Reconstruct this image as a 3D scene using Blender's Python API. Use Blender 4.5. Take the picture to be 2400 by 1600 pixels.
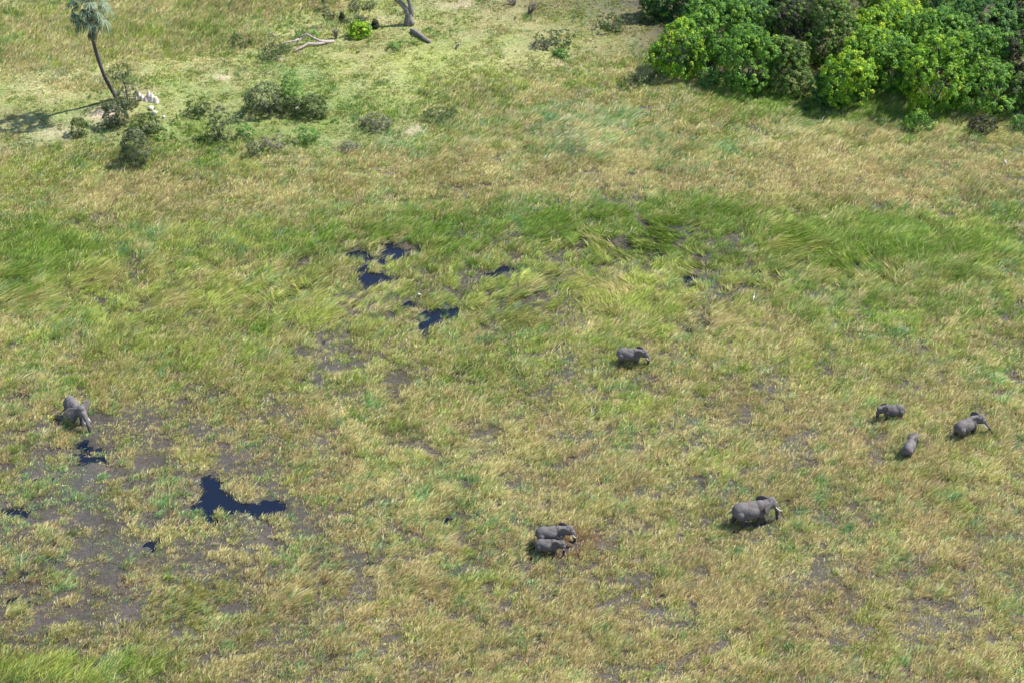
import bpy, bmesh, math, random
import numpy as np
from mathutils import Vector, Matrix, Quaternion

for o in list(bpy.data.objects): bpy.data.objects.remove(o)
S = bpy.context.scene
COL = S.collection

# ------------------------------------------------------------------ camera
CAM_H = 123.0            # metres above the flood plain (light aircraft / helicopter)
PITCH = math.radians(32) # looking down
LENS = 75.0
FPX = LENS / 36.0 * 2400.0
cam_d = bpy.data.cameras.new('camera')
cam_d.lens = LENS; cam_d.sensor_width = 36; cam_d.sensor_fit = 'HORIZONTAL'
cam_d.clip_start = 1; cam_d.clip_end = 12000
cam = bpy.data.objects.new('camera', cam_d); COL.objects.link(cam)
cam.location = (0, 0, CAM_H)
cam.rotation_euler = (math.radians(90) - PITCH, 0, 0)
S.camera = cam

# ------------------------------------------------------------------ sky, sun, exposure
SUN_EL = math.radians(55)
SUN_H = Vector((0.95, 0.31)).normalized()
w = bpy.data.worlds.new('World'); S.world = w; w.use_nodes = True
nt = w.node_tree
sky = nt.nodes.new('ShaderNodeTexSky'); sky.sky_type = 'NISHITA'; sky.sun_disc = False
sky.sun_elevation = SUN_EL; sky.sun_rotation = math.atan2(SUN_H.x, SUN_H.y)
sky.altitude = 900; sky.air_density = 1.0; sky.dust_density = 1.2; sky.ozone_density = 1.0
bg = nt.nodes['Background']; bg.inputs['Strength'].default_value = 0.11
nt.links.new(sky.outputs[0], bg.inputs['Color'])
sun_d = bpy.data.lights.new('sun', 'SUN'); sun_d.energy = 4.4; sun_d.angle = math.radians(0.5)
sun_d.color = (1.0, 0.95, 0.86)
sun = bpy.data.objects.new('sun', sun_d); COL.objects.link(sun)
to_sun = Vector((SUN_H.x * math.cos(SUN_EL), SUN_H.y * math.cos(SUN_EL), math.sin(SUN_EL)))
sun.rotation_euler = to_sun.to_track_quat('Z', 'Y').to_euler()
S.render.engine = 'CYCLES'
S.view_settings.view_transform = 'Standard'; S.view_settings.look = 'None'
S.view_settings.exposure = 0.92; S.view_settings.gamma = 1.0
S.cycles.max_bounces = 6; S.cycles.diffuse_bounces = 3; S.cycles.transmission_bounces = 4
S.cycles.transparent_max_bounces = 4

# ------------------------------------------------------------------ helpers
rng = np.random.RandomState(7)
random.seed(7)

def srgb(r, g, b, k=1.0):
    f = lambda c: (c / 12.92 if c <= 0.04045 else ((c + 0.055) / 1.055) ** 2.4)
    return np.array([f(r / 255) * k, f(g / 255) * k, f(b / 255) * k])

def at0(px, py, z=0.0):
    """the point at height z seen at photograph pixel (px,py) of the 2400x1600 frame"""
    dx = (px - 1200) / FPX; dy = (800 - py) / FPX
    d = np.array([dx, math.cos(PITCH) + dy * math.sin(PITCH), -math.sin(PITCH) + dy * math.cos(PITCH)])
    t = (z - CAM_H) / d[2]
    return np.array([d[0] * t, d[1] * t, z])

def ppm(py):
    p = at0(1200, py); return FPX / math.sqrt(p[1] ** 2 + CAM_H ** 2)

def dep(py): return PITCH + math.atan((py - 800) / FPX)

def _hash(ix, iy, seed):
    h = (ix.astype(np.int64) * 374761393 + iy.astype(np.int64) * 668265263 + seed * 2147483647) & 0xffffffff
    h = ((h ^ (h >> 13)) * 1274126177) & 0xffffffff
    h = (h ^ (h >> 16)) & 0xffffffff
    return h / 4294967295.0

def vnoise(x, y, seed):
    ix = np.floor(x); iy = np.floor(y); fx = x - ix; fy = y - iy
    fx = fx * fx * (3 - 2 * fx); fy = fy * fy * (3 - 2 * fy)
    a = _hash(ix, iy, seed); b = _hash(ix + 1, iy, seed)
    c = _hash(ix, iy + 1, seed); d = _hash(ix + 1, iy + 1, seed)
    return (a + (b - a) * fx) * (1 - fy) + (c + (d - c) * fx) * fy

def fbm(x, y, scale, seed, octv=4, gain=0.5):
    """about -1..1"""
    t = 0; amp = 1; tot = 0; x = np.asarray(x, float) / scale; y = np.asarray(y, float) / scale
    for k in range(octv):
        ca, sa = math.cos(k * 1.1 + seed), math.sin(k * 1.1 + seed)
        t = t + amp * (vnoise(x * ca - y * sa + 17.3 * k, x * sa + y * ca + 5.1 * k, seed + k * 31) * 2 - 1)
        tot += amp; amp *= gain; x = x * 2.03; y = y * 2.03
    return t / tot * 1.5

def sstep(a, b, x):
    t = np.clip((x - a) / (b - a), 0, 1); return t * t * (3 - 2 * t)

def blobs(x, y, L):
    """sum of soft ellipses on the ground; L = (px,py,rx,ry,amp[,tilt]) with radii in photo pixels turned into metres there"""
    t = np.zeros_like(x)
    for b in L:
        px, py, rx, ry, a = b[:5]
        p = at0(px, py); s = ppm(py); RX = rx / s; RY = ry / s / math.sin(dep(py))
        t += a * np.exp(-(((x - p[0]) / RX) ** 2 + ((y - p[1]) / RY) ** 2))
    return t

def seg_dist(x, y, pts):
    d = np.full_like(x, 1e9)
    P = [at0(*p)[:2] for p in pts]
    for a, b in zip(P[:-1], P[1:]):
        ab = b - a; t = np.clip(((x - a[0]) * ab[0] + (y - a[1]) * ab[1]) / (ab @ ab), 0, 1)
        d = np.minimum(d, np.hypot(x - a[0] - t * ab[0], y - a[1] - t * ab[1]))
    return d

# ---- terrain
SHORE = [(-900, 430), (0, 430), (330, 420), (620, 400), (900, 372), (1060, 325), (1300, 240), (1500, 205), (1750, 225), (1950, 265), (2150, 300), (2400, 320), (3300, 330)]
_sh = np.array([at0(*p)[:2] for p in SHORE])
def shore_y(x): return np.interp(x, _sh[:, 0], _sh[:, 1])
MOUND = at0(310, 250)
POOLS = [(930, 583, 72, 22), (862, 602, 62, 14), (885, 650, 72, 24), (1010, 732, 76, 30), (1016, 760, 26, 26), (958, 706, 34, 10),
         (505, 1168, 52, 34), (560, 1184, 76, 26), (622, 1200, 58, 17), (505, 1135, 34, 24), (22, 1200, 60, 20), (30, 1352, 56, 13), (60, 1395, 40, 10), (148, 968, 44, 13), (205, 1040, 30, 9), (95, 1130, 24, 8), (330, 1290, 20, 7), (385, 1110, 20, 8),  # the left elephant's pool is water that also stands in for its shadow
         (40, 22, 80, 14), (1168, 640, 34, 10), (1650, 644, 50, 10), (1600, 775, 24, 11), (215, 1068, 34, 12), (1060, 1215, 22, 8), (880, 1300, 18, 9)]
FLECK = [(60, 1250, 260, 200, 1.0), (250, 1080, 240, 120, .8), (350, 1330, 350, 130, .6), (520, 1160, 160, 90, .8), (900, 640, 200, 110, 1.3), (1180, 640, 190, 110, 1.5),
         (1650, 620, 260, 90, 1.5), (1350, 560, 260, 60, .6), (1900, 640, 200, 60, .5), (200, 690, 200, 40, .6), (700, 660, 140, 60, .6), (420, 760, 140, 60, .35),
         (740, 830, 90, 70, .8), (450, 900, 160, 70, .6), (230, 990, 160, 70, .9), (150, 1400, 220, 120, .7), (700, 1300, 220, 90, .45), (1100, 1240, 120, 60, .75),
         (1150, 1050, 260, 60, .45), (1200, 1330, 130, 30, .6), (1590, 770, 60, 30, .8), (1700, 700, 60, 60, .5), (1600, 1530, 150, 50, .7), (600, 1500, 300, 80, .4),
         (1000, 870, 90, 60, .4), (1640, 1350, 30, 50, .6), (2200, 1530, 80, 60, .5), (2330, 1590, 60, 20, .7), (1420, 1060, 80, 40, .45), (1100, 780, 120, 50, .45)]
TRAILS = [[(1720, 560), (1660, 640), (1655, 720), (1650, 790)], [(1500, 870), (1560, 960), (1590, 1020)], [(2330, 1380), (2230, 1480), (2150, 1590)],
          [(1655, 1320), (1640, 1370), (1615, 1410)], [(1080, 1265), (1160, 1315), (1240, 1340), (1330, 1300)], [(760, 780), (930, 880), (945, 960)],
          [(0, 1355), (230, 1340), (420, 1310), (560, 1290)], [(1290, 590), (1310, 660), (1200, 700), (1160, 740)], [(830, 1000), (1000, 1010), (1180, 1020)],
          [(1890, 1290), (1960, 1340), (2010, 1400)], [(2400, 640), (2250, 620), (2100, 560)], [(1600, 1590), (1680, 1500), (1890, 1440)], [(480, 640), (500, 720), (470, 800)]]

def wetf(x, y):
    wx = x + 1.2 * fbm(x, y, 3.0, 61, 3); wy = y + 2.0 * fbm(x, y, 3.0, 62, 3)
    pool = np.zeros_like(x)
    nz = fbm(x, y, 1.6, 63, 3)
    for px, py, rx, ry in POOLS:
        p = at0(px, py); s = ppm(py); RX = rx / s; RY = ry / s / math.sin(dep(py))
        q = 0.84 - np.sqrt(((wx - p[0]) / RX) ** 2 + ((wy - p[1]) / RY) ** 2) + 0.26 * nz
        pool = np.maximum(pool, np.clip(q * 2.2, 0, 1))
    f = np.clip(blobs(x, y, FLECK), 0, 1.5)
    f = f * np.clip(.8 + .55 * fbm(x, y, 7, 67, 3), 0, 1.25)
    n = fbm(x / 1.6, y * 1.0, 1.15, 64, 5, .68)
    fl = sstep(0.50, .76, n + f * 0.47)
    for t in TRAILS:
        d = seg_dist(wx, wy, t)
        fl = np.maximum(fl, sstep(1.0, 0.15, d) * sstep(-0.35, 0.4, fbm(x, y, 2.0, 65, 3)) * 0.8)
    low = sstep(215, 160, y); fl = np.maximum(fl, sstep(0.62, .92, fbm(x / 1.4, y, 1.1, 66, 4) + 0.10 + .16 * low) * .9)
    isl = sstep(-4, 4, y - shore_y(x))
    fl = fl * (1 - isl)
    return pool, fl

def landf(x, y): return sstep(-9, 15, y - shore_y(x) + 7 * fbm(x, y, 9, 71, 4, .6))

def gz(x, y, full=False):
    x = np.asarray(x, float); y = np.asarray(y, float)
    I = landf(x, y)
    z = 0.9 * I + 0.07 * fbm(x, y, 5, 72, 4) + 0.35 * I * fbm(x, y, 22, 73, 3)
    z = z + 1.5 * np.exp(-(((x - MOUND[0]) / 7) ** 2 + ((y - MOUND[1]) / 9) ** 2))
    pool, fl = wetf(x, y)
    z = z - (0.75 + 0.6 * I) * pool - 0.10 * fl * (1 - I)
    if full: return z, pool, fl, I
    return z

def at(px, py):
    z = 0.0
    for _ in range(6):
        p = at0(px, py, z); z = float(gz(np.array([p[0]]), np.array([p[1]]))[0])
    p = at0(px, py, z); p[2] = z
    return p

# ---- colour regions: soft weights of plant kinds over the ground
PAL = {
    'straw':  srgb(220, 208, 146), 'tan':    srgb(204, 186, 132), 'olive': srgb(176, 174, 100),
    'green':  srgb(136, 166, 66),  'lime':   srgb(188, 200, 100), 'sea':   srgb(146, 184, 118),
    'dark':   srgb(112, 120, 62),  'rust':   srgb(176, 144, 98),  'pale':  srgb(228, 222, 176),
}
PK = list(PAL); PV = np.array([PAL[k] for k in PK])
BASE = dict(straw=.56, tan=.42, olive=.48, green=.17, lime=.24, sea=.20, dark=.13, rust=.07, pale=.07)
REG = [  # (blob, {kind: multiplier exponent})
    ((350, 1300, 700, 330), dict(tan=.6, straw=.1, green=-.7, lime=-1.0, sea=.6, rust=.9, dark=.5, olive=.1)),
    ((900, 1450, 600, 200), dict(tan=.3, lime=.1, straw=.1)),
    ((1900, 1300, 700, 380), dict(tan=.75, straw=.45, rust=.8, green=-.7, lime=-.7, dark=-.4)),
    ((2200, 1450, 350, 250), dict(tan=.5, rust=.5, sea=.5)),
    ((1300, 1000, 500, 160), dict(straw=.3, tan=.3)),
    ((600, 680, 900, 190), dict(green=.9, lime=1.1, tan=-.6, rust=-1.0, straw=-.1, olive=.1)),
    ((1600, 660, 700, 150), dict(green=.7, lime=1.2, tan=-.7, rust=-1.0, olive=.1)),
    ((60, 590, 160, 70), dict(green=2.6, lime=.6, dark=.6, tan=-2, straw=-1.6, olive=-.3)),
    ((2150, 560, 380, 70), dict(green=2.2, lime=.5, dark=.5, tan=-1.2, straw=-.6)), ((1500, 500, 400, 40), dict(green=1.3, dark=.3, tan=-.6)),
    ((2250, 690, 220, 60), dict(green=1.9, dark=.4, sea=.6, tan=-.8)),
    ((1200, 560, 1600, 55), dict(green=1.2, dark=.4, tan=-1.2, rust=-1.5, straw=-.4)),
    ((350, 820, 300, 80), dict(lime=.8, green=.5)),
    ((850, 500, 250, 60), dict(green=.9, olive=.4)),
    ((1250, 500, 500, 50), dict(green=.8, sea=.4)),
    ((450, 470, 500, 60), dict(tan=.7, straw=1.2, olive=.8, rust=0, green=-.8, lime=-.4)),
    ((1400, 415, 500, 45), dict(tan=.8, rust=.2, straw=.9, olive=.7, lime=-1.2, green=-.7)),
    ((2100, 425, 450, 60), dict(tan=1.1, rust=.3, straw=1.0, olive=.7, lime=-1.0, green=-.6)),
    ((1350, 300, 330, 70), dict(pale=2.6, sea=1.3, straw=.5, lime=-.5, tan=-.2)),
    ((1800, 310, 330, 60), dict(straw=.8, olive=.5, green=.3, pale=.9)),
    ((2000, 290, 200, 30), dict(green=1.2, sea=.8)),
    ((1800, 235, 200, 30), dict(green=1.6, lime=.5, tan=-1)),
    ((1150, 170, 300, 110), dict(lime=1.6, straw=.6, pale=.3, green=.3, rust=-.5)),
    ((1400, 80, 250, 90), dict(straw=.9, tan=1.3, pale=.4, olive=.5, sea=.4, dark=.2)),
    ((1080, 40, 200, 60), dict(tan=1.2, green=.6, rust=.4)),
    ((650, 300, 350, 90), dict(green=1.5, sea=.9, tan=-.4, dark=.4)),
    ((420, 260, 200, 90), dict(green=1.0, rust=1.0, lime=.3)),
    ((420, 110, 320, 110), dict(straw=1.0, lime=1.2, green=.4, pale=1.3, tan=.2)),
    ((180, 190, 200, 70), dict(pale=1.9, straw=1.1)),
    ((170, 90, 240, 60), dict(tan=1.0, straw=1.0, olive=.4)),
    ((60, 50, 150, 50), dict(lime=1.0, green=.8)),
    ((500, 20, 220, 35), dict(tan=1.0, straw=.6, dark=.4, olive=.5)),
    ((60, 420, 130, 50), dict(lime=1.5)),
    ((120, 330, 120, 40), dict(pale=1.2, tan=1.0)),
    ((620, 390, 220, 30), dict(straw=1.3, lime=.6)),
    ((110, 1575, 170, 40), dict(lime=3.0, green=2.2, tan=-3, straw=-2, rust=-3)),
    ((330, 1560, 60, 40), dict(lime=2.6, green=2.0, tan=-3, rust=-3)),
    ((700, 1490, 60, 30), dict(lime=2.0)),
    ((1330, 1275, 120, 55), dict(rust=4.2, tan=1.2, dark=1.0, green=-1, lime=-1)), ((2100, 265, 330, 28), dict(green=2.6, dark=1.2, tan=-1.5, straw=-.6)), ((1760, 230, 150, 22), dict(green=2.2, sea=.8, tan=-1)),
    ((260, 1150, 300, 60), dict(sea=1.0)),
    ((960, 1180, 250, 60), dict(sea=.4, lime=.3)),
]
def weights(x, y):
    W = [np.full_like(x, math.log(BASE[k])) for k in PK]
    I = landf(x, y)
    for k, v in dict(green=1.1, sea=.6, lime=.5, dark=.7, tan=-.5, rust=-.1, straw=-.1).items(): W[PK.index(k)] = W[PK.index(k)] + v * I
    for (b, d) in REG:
        g = blobs(x, y, [b + (1.0,)]); g = np.clip(g * 1.15, 0, 1)
        for k, v in d.items(): W[PK.index(k)] = W[PK.index(k)] + v * g
    return W
def pickcol(x, y, fine=1.5, gum=0.75, coh=1.0):
    W = weights(x, y); best = None; idx = None
    for i, k in enumerate(PK):
        s = W[i] + coh * 1.3 * fbm(x, y, 7, 200 + i, 3) + coh * 1.7 * fbm(x, y, fine, 300 + i, 3) + gum * -np.log(-np.log(rng.uniform(1e-6, 1 - 1e-6, len(x))))
        if best is None: best = s.copy(); idx = np.zeros(len(x), int)
        else:
            m = s > best; best[m] = s[m]; idx[m] = i
    return PV[idx], idx
def meancol(x, y):
    W = np.array(weights(x, y)); 
    for i in range(len(PK)): W[i] += 1.2 * fbm(x, y, 7, 200 + i, 3) + 1.0 * fbm(x, y, 1.8, 300 + i, 3)
    W = np.exp(1.3 * (W - W.max(0))); W /= W.sum(0)
    return np.einsum('kn,kc->nc', W, PV)

# ---- mesh building from arrays
def mk(name, V, faces, mat, col=None, parent=None, smooth=False, world=True):
    """V (n,3); faces = list of int arrays (m,k); col (n,3) colour per vertex"""
    me = bpy.data.meshes.new(name)
    V = np.asarray(V, np.float32)
    me.vertices.add(len(V)); me.vertices.foreach_set('co', V.ravel())
    faces = [np.asarray(f, np.int32) for f in faces if len(f)]
    tot = np.concatenate([np.full(len(f), f.shape[1], np.int32) for f in faces])
    idx = np.concatenate([f.ravel() for f in faces])
    st = np.concatenate([[0], np.cumsum(tot)[:-1]]).astype(np.int32)
    me.loops.add(len(idx)); me.loops.foreach_set('vertex_index', idx)
    me.polygons.add(len(tot)); me.polygons.foreach_set('loop_start', st)
    try: me.polygons.foreach_set('loop_total', tot)
    except Exception: pass
    if smooth: me.polygons.foreach_set('use_smooth', np.ones(len(tot), bool))
    if col is not None:
        a = me.color_attributes.new('tint', 'FLOAT_COLOR', 'POINT')
        c = np.ones((len(V), 4), np.float32); c[:, :3] = col
        a.data.foreach_set('color', c.ravel())
    me.update(calc_edges=True)
    if mat: me.materials.append(mat)
    o = bpy.data.objects.new(name, me); COL.objects.link(o)
    if parent: o.parent = parent
    return o

def tag(o, label=None, cat=None, group=None, kind=None):
    if label: o['label'] = label
    if cat: o['category'] = cat
    if group: o['group'] = group
    if kind: o['kind'] = kind
    return o
def empty(name, loc, rz=0.0):
    o = bpy.data.objects.new(name, None); COL.objects.link(o)
    o.location = [float(v) for v in loc]; o.rotation_euler = (0, 0, rz); o.empty_display_size = 0.3
    return o

# ---- materials
def new_mat(name):
    m = bpy.data.materials.new(name); m.use_nodes = True
    n = m.node_tree; b = n.nodes['Principled BSDF']
    return m, n, b
def blade_mat(name, transl=0.35, rough=0.55, spec=0.25, gain=1.0, soft=0.0):
    m, n, b = new_mat(name)
    if soft:   # a ribbon stands for a bundle of rounded stems: its shading normal leans upward
        g = n.nodes.new('ShaderNodeNewGeometry'); va = n.nodes.new('ShaderNodeVectorMath'); va.operation = 'ADD'
        va.inputs[1].default_value = (0.0, 0.0, soft); n.links.new(g.outputs['Normal'], va.inputs[0])
        vn = n.nodes.new('ShaderNodeVectorMath'); vn.operation = 'NORMALIZE'; n.links.new(va.outputs[0], vn.inputs[0])
        n.links.new(vn.outputs[0], b.inputs['Normal'])
    a = n.nodes.new('ShaderNodeAttribute'); a.attribute_name = 'tint'
    mul = n.nodes.new('ShaderNodeMix'); mul.data_type = 'RGBA'; mul.blend_type = 'MULTIPLY'; mul.inputs[0].default_value = 1
    mul.inputs[7].default_value = (gain, gain, gain, 1)
    n.links.new(a.outputs['Color'], mul.inputs[6])
    n.links.new(mul.outputs[2], b.inputs['Base Color'])
    b.inputs['Roughness'].default_value = rough; b.inputs['Specular IOR Level'].default_value = spec
    t = n.nodes.new('ShaderNodeBsdfTranslucent'); n.links.new(mul.outputs[2], t.inputs['Color'])
    mx = n.nodes.new('ShaderNodeMixShader'); mx.inputs[0].default_value = transl
    n.links.new(b.outputs[0], mx.inputs[1]); n.links.new(t.outputs[0], mx.inputs[2])
    n.links.new(mx.outputs[0], n.nodes['Material Output'].inputs['Surface'])
    return m
def noisy_mat(name, c1, c2, scale=3.0, rough=0.9, bump=0.3, bscale=None, spec=0.2, detail=6, attr=False, stretch=None):
    m, n, b = new_mat(name)
    tc = n.nodes.new('ShaderNodeTexCoord'); mp = n.nodes.new('ShaderNodeMapping')
    n.links.new(tc.outputs['Object'], mp.inputs['Vector'])
    if stretch: mp.inputs['Scale'].default_value = stretch
    nz = n.nodes.new('ShaderNodeTexNoise'); nz.inputs['Scale'].default_value = scale; nz.inputs['Detail'].default_value = detail; nz.inputs['Roughness'].default_value = 0.65
    n.links.new(mp.outputs[0], nz.inputs['Vector'])
    r = n.nodes.new('ShaderNodeValToRGB'); r.color_ramp.elements[0].position = 0.32; r.color_ramp.elements[1].position = 0.68
    r.color_ramp.elements[0].color = (*c1, 1); r.color_ramp.elements[1].color = (*c2, 1)
    n.links.new(nz.outputs['Fac'], r.inputs[0])
    out = r.outputs[0]
    if attr:
        a = n.nodes.new('ShaderNodeAttribute'); a.attribute_name = 'tint'
        mul = n.nodes.new('ShaderNodeMix'); mul.data_type = 'RGBA'; mul.blend_type = 'MULTIPLY'; mul.inputs[0].default_value = 1
        n.links.new(a.outputs['Color'], mul.inputs[6]); n.links.new(out, mul.inputs[7]); out = mul.outputs[2]
    n.links.new(out, b.inputs['Base Color'])
    b.inputs['Roughness'].default_value = rough; b.inputs['Specular IOR Level'].default_value = spec
    if bump:
        n2 = n.nodes.new('ShaderNodeTexNoise'); n2.inputs['Scale'].default_value = bscale or scale * 2; n2.inputs['Detail'].default_value = 8
        n.links.new(mp.outputs[0], n2.inputs['Vector'])
        bp = n.nodes.new('ShaderNodeBump'); bp.inputs['Strength'].default_value = bump; bp.inputs['Distance'].default_value = 0.05
        n.links.new(n2.outputs['Fac'], bp.inputs['Height']); n.links.new(bp.outputs[0], b.inputs['Normal'])
    return m

M_ground = noisy_mat('ground_soil', (.55, .55, .55), (1.35, 1.35, 1.35), scale=2.6, rough=0.62, bump=1.0, bscale=5, attr=True, spec=.45)
M_marsh = blade_mat('marsh_grass_blades', transl=0.36, soft=1.2, gain=1.08)
M_turf = blade_mat('meadow_grass_blades', transl=0.33, soft=.9, gain=.90)
M_leaf = blade_mat('broad_leaves', transl=0.25, rough=0.5, spec=0.3, soft=.25, gain=1.08)
M_dull = blade_mat('dull_leaves', transl=0.18, rough=0.6, spec=0.3, soft=.1, gain=.8)
M_bark = noisy_mat('grey_bark', (.10, .085, .08), (.34, .31, .29), scale=6, bump=0.8, bscale=14, stretch=(1, 1, .35))
M_dead = noisy_mat('bleached_wood', (.20, .16, .14), (.50, .44, .40), scale=4, bump=0.6, bscale=12)
M_twig = noisy_mat('twigs', (.10, .08, .07), (.26, .23, .21), scale=8, bump=0)
M_palm = noisy_mat('palm_trunk', (.045, .038, .045), (.15, .13, .14), scale=9, bump=0.7, bscale=20, stretch=(1, 1, 2.5))
M_clay = noisy_mat('termite_clay', (.52, .42, .36), (.80, .72, .66), scale=2.5, bump=0.8, bscale=6)
M_tusk = noisy_mat('ivory', (.62, .55, .42), (.85, .80, .68), scale=5, bump=0, rough=.45, spec=.4)

# water
M_water, _n, _b = new_mat('marsh_water')
_b.inputs['Base Color'].default_value = (.006, .010, .024, 1); _b.inputs['Roughness'].default_value = 0.06; _b.inputs['IOR'].default_value = 1.33
_t = _n.nodes.new('ShaderNodeTexNoise'); _t.inputs['Scale'].default_value = 2.5; _t.inputs['Detail'].default_value = 3
_c = _n.nodes.new('ShaderNodeTexCoord'); _n.links.new(_c.outputs['Object'], _t.inputs['Vector'])
_p = _n.nodes.new('ShaderNodeBump'); _p.inputs['Strength'].default_value = .12; _p.inputs['Distance'].default_value = .05
_n.links.new(_t.outputs['Fac'], _p.inputs['Height']); _n.links.new(_p.outputs[0], _b.inputs['Normal'])

# elephant hide
def hide_mat():
    m, n, b = new_mat('elephant_hide')
    tc = n.nodes.new('ShaderNodeTexCoord')
    nz = n.nodes.new('ShaderNodeTexNoise'); nz.inputs['Scale'].default_value = 1.6; nz.inputs['Detail'].default_value = 6
    n.links.new(tc.outputs['Object'], nz.inputs['Vector'])
    r = n.nodes.new('ShaderNodeValToRGB'); r.color_ramp.elements[0].position = .3; r.color_ramp.elements[1].position = .7
    r.color_ramp.elements[0].color = (.106, .095, .100, 1); r.color_ramp.elements[1].color = (.190, .170, .168, 1)
    n.links.new(nz.outputs['Fac'], r.inputs[0])
    # legs and belly darker below a height line with a ragged edge
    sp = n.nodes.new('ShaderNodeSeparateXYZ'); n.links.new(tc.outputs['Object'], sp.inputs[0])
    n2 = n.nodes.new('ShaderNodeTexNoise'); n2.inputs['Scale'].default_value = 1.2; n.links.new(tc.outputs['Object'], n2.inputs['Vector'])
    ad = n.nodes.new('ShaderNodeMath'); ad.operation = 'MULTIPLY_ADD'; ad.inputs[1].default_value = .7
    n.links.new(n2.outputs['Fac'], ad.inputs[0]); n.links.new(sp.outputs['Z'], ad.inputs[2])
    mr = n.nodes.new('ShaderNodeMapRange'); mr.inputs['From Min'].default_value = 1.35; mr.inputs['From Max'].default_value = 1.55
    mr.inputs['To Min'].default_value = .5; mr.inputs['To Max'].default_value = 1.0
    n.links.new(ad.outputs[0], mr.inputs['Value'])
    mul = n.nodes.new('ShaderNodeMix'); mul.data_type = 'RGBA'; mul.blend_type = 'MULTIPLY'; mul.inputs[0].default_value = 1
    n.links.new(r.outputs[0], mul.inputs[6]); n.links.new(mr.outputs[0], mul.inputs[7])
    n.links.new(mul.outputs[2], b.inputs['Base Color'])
    oi = n.nodes.new('ShaderNodeObjectInfo'); mo = n.nodes.new('ShaderNodeMapRange'); mo.inputs['To Min'].default_value = .82; mo.inputs['To Max'].default_value = 1.08
    n.links.new(oi.outputs['Random'], mo.inputs['Value']); m2 = n.nodes.new('ShaderNodeMix'); m2.data_type = 'RGBA'; m2.blend_type = 'MULTIPLY'; m2.inputs[0].default_value = 1
    n.links.new(mul.outputs[2], m2.inputs[6]); n.links.new(mo.outputs[0], m2.inputs[7]); n.links.new(m2.outputs[2], b.inputs['Base Color'])
    b.inputs['Roughness'].default_value = .72; b.inputs['Specular IOR Level'].default_value = .3
    mp = n.nodes.new('ShaderNodeMapping'); mp.inputs['Scale'].default_value = (1, 1, .35); n.links.new(tc.outputs['Object'], mp.inputs['Vector'])
    n3 = n.nodes.new('ShaderNodeTexNoise'); n3.inputs['Scale'].default_value = 9; n3.inputs['Detail'].default_value = 8; n3.inputs['Roughness'].default_value = .7
    n.links.new(mp.outputs[0], n3.inputs['Vector'])
    bp = n.nodes.new('ShaderNodeBump'); bp.inputs['Strength'].default_value = .9; bp.inputs['Distance'].default_value = .10
    n.links.new(n3.outputs['Fac'], bp.inputs['Height']); n.links.new(bp.outputs[0], b.inputs['Normal'])
    return m
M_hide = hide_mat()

# ------------------------------------------------------------------ ground and water
def axis(a, b, step, far, n):
    core = np.arange(a, b + step, step); g = np.geomspace(step, far, n)
    return np.concatenate([a - g[::-1], core, core[-1] + g])
gx = axis(-110, 110, 0.6, 3500, 34); gy = axis(125, 335, 0.6, 3500, 34)
gy = gy[gy > -3500]
X, Y = np.meshgrid(gx, gy); Xf, Yf = X.ravel(), Y.ravel()
Z, pool, fl, I = gz(Xf, Yf, True)
mc = meancol(Xf, Yf)
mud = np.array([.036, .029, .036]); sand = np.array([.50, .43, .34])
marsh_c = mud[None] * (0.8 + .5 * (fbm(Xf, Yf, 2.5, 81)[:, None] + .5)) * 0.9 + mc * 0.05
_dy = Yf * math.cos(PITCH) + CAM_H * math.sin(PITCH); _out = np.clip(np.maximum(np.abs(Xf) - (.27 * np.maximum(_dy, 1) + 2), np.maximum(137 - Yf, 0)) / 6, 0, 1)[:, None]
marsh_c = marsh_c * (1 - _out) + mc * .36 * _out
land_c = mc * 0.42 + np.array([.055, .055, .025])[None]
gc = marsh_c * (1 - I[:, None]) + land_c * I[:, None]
bare = np.clip(blobs(Xf, Yf, [(250, 293, 42, 13, 1.2), (990, 320, 55, 12, 1.1), (855, 372, 40, 10, 1.0), (530, 197, 26, 5, 1.3), (130, 330, 45, 14, .7), (1560, 22, 60, 20, 1.1),
                              (1640, 158, 40, 10, 1.2), (600, 190, 60, 4, .6), (1100, 20, 90, 16, .6), (1310, 162, 25, 6, .8), (330, 245, 40, 20, .7), (870, 58, 60, 10, .5), (730, 85, 60, 12, .5)]), 0, 1.3) * (0.75 + .5 * fbm(Xf, Yf, 1.5, 82))
bare = np.clip(bare, 0, 1)[:, None] * I[:, None]
gc = gc * (1 - bare) + (sand * np.array([1, .92, .85]))[None] * bare
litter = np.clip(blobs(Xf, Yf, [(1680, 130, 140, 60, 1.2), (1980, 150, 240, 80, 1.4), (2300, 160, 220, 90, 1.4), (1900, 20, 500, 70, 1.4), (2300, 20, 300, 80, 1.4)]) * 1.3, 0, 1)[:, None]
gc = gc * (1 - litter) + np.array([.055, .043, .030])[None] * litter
nx, ny = len(gx), len(gy)
ii = (np.arange(ny - 1)[:, None] * nx + np.arange(nx - 1)[None]).ravel()
F = np.stack([ii, ii + 1, ii + nx + 1, ii + nx], 1)
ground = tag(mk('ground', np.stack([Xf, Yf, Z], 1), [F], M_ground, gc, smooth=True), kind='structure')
wx = np.array([-240., 240.]); 
water = tag(mk('water', np.array([(-240, 90, -.17), (240, 90, -.17), (240, 345, -.17), (-240, 345, -.17)]), [np.array([[0, 1, 2, 3]])], M_water), kind='structure')

# ------------------------------------------------------------------ grass
ELE = []   # (x, y, radius) footprints kept free of blades, filled below
ELE_PX = [(1480, 852, 1.5), (172, 980, 1.6), (2092, 975, 1.2), (2122, 1062, 1.3), (2250, 1008, 1.7), (1750, 1232, 2.0), (1290, 1262, 1.5), (1283, 1280, 1.2)]
for px, py, r in ELE_PX:
    p = at0(px, py); ELE.append((p[0], p[1], r))

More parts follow.
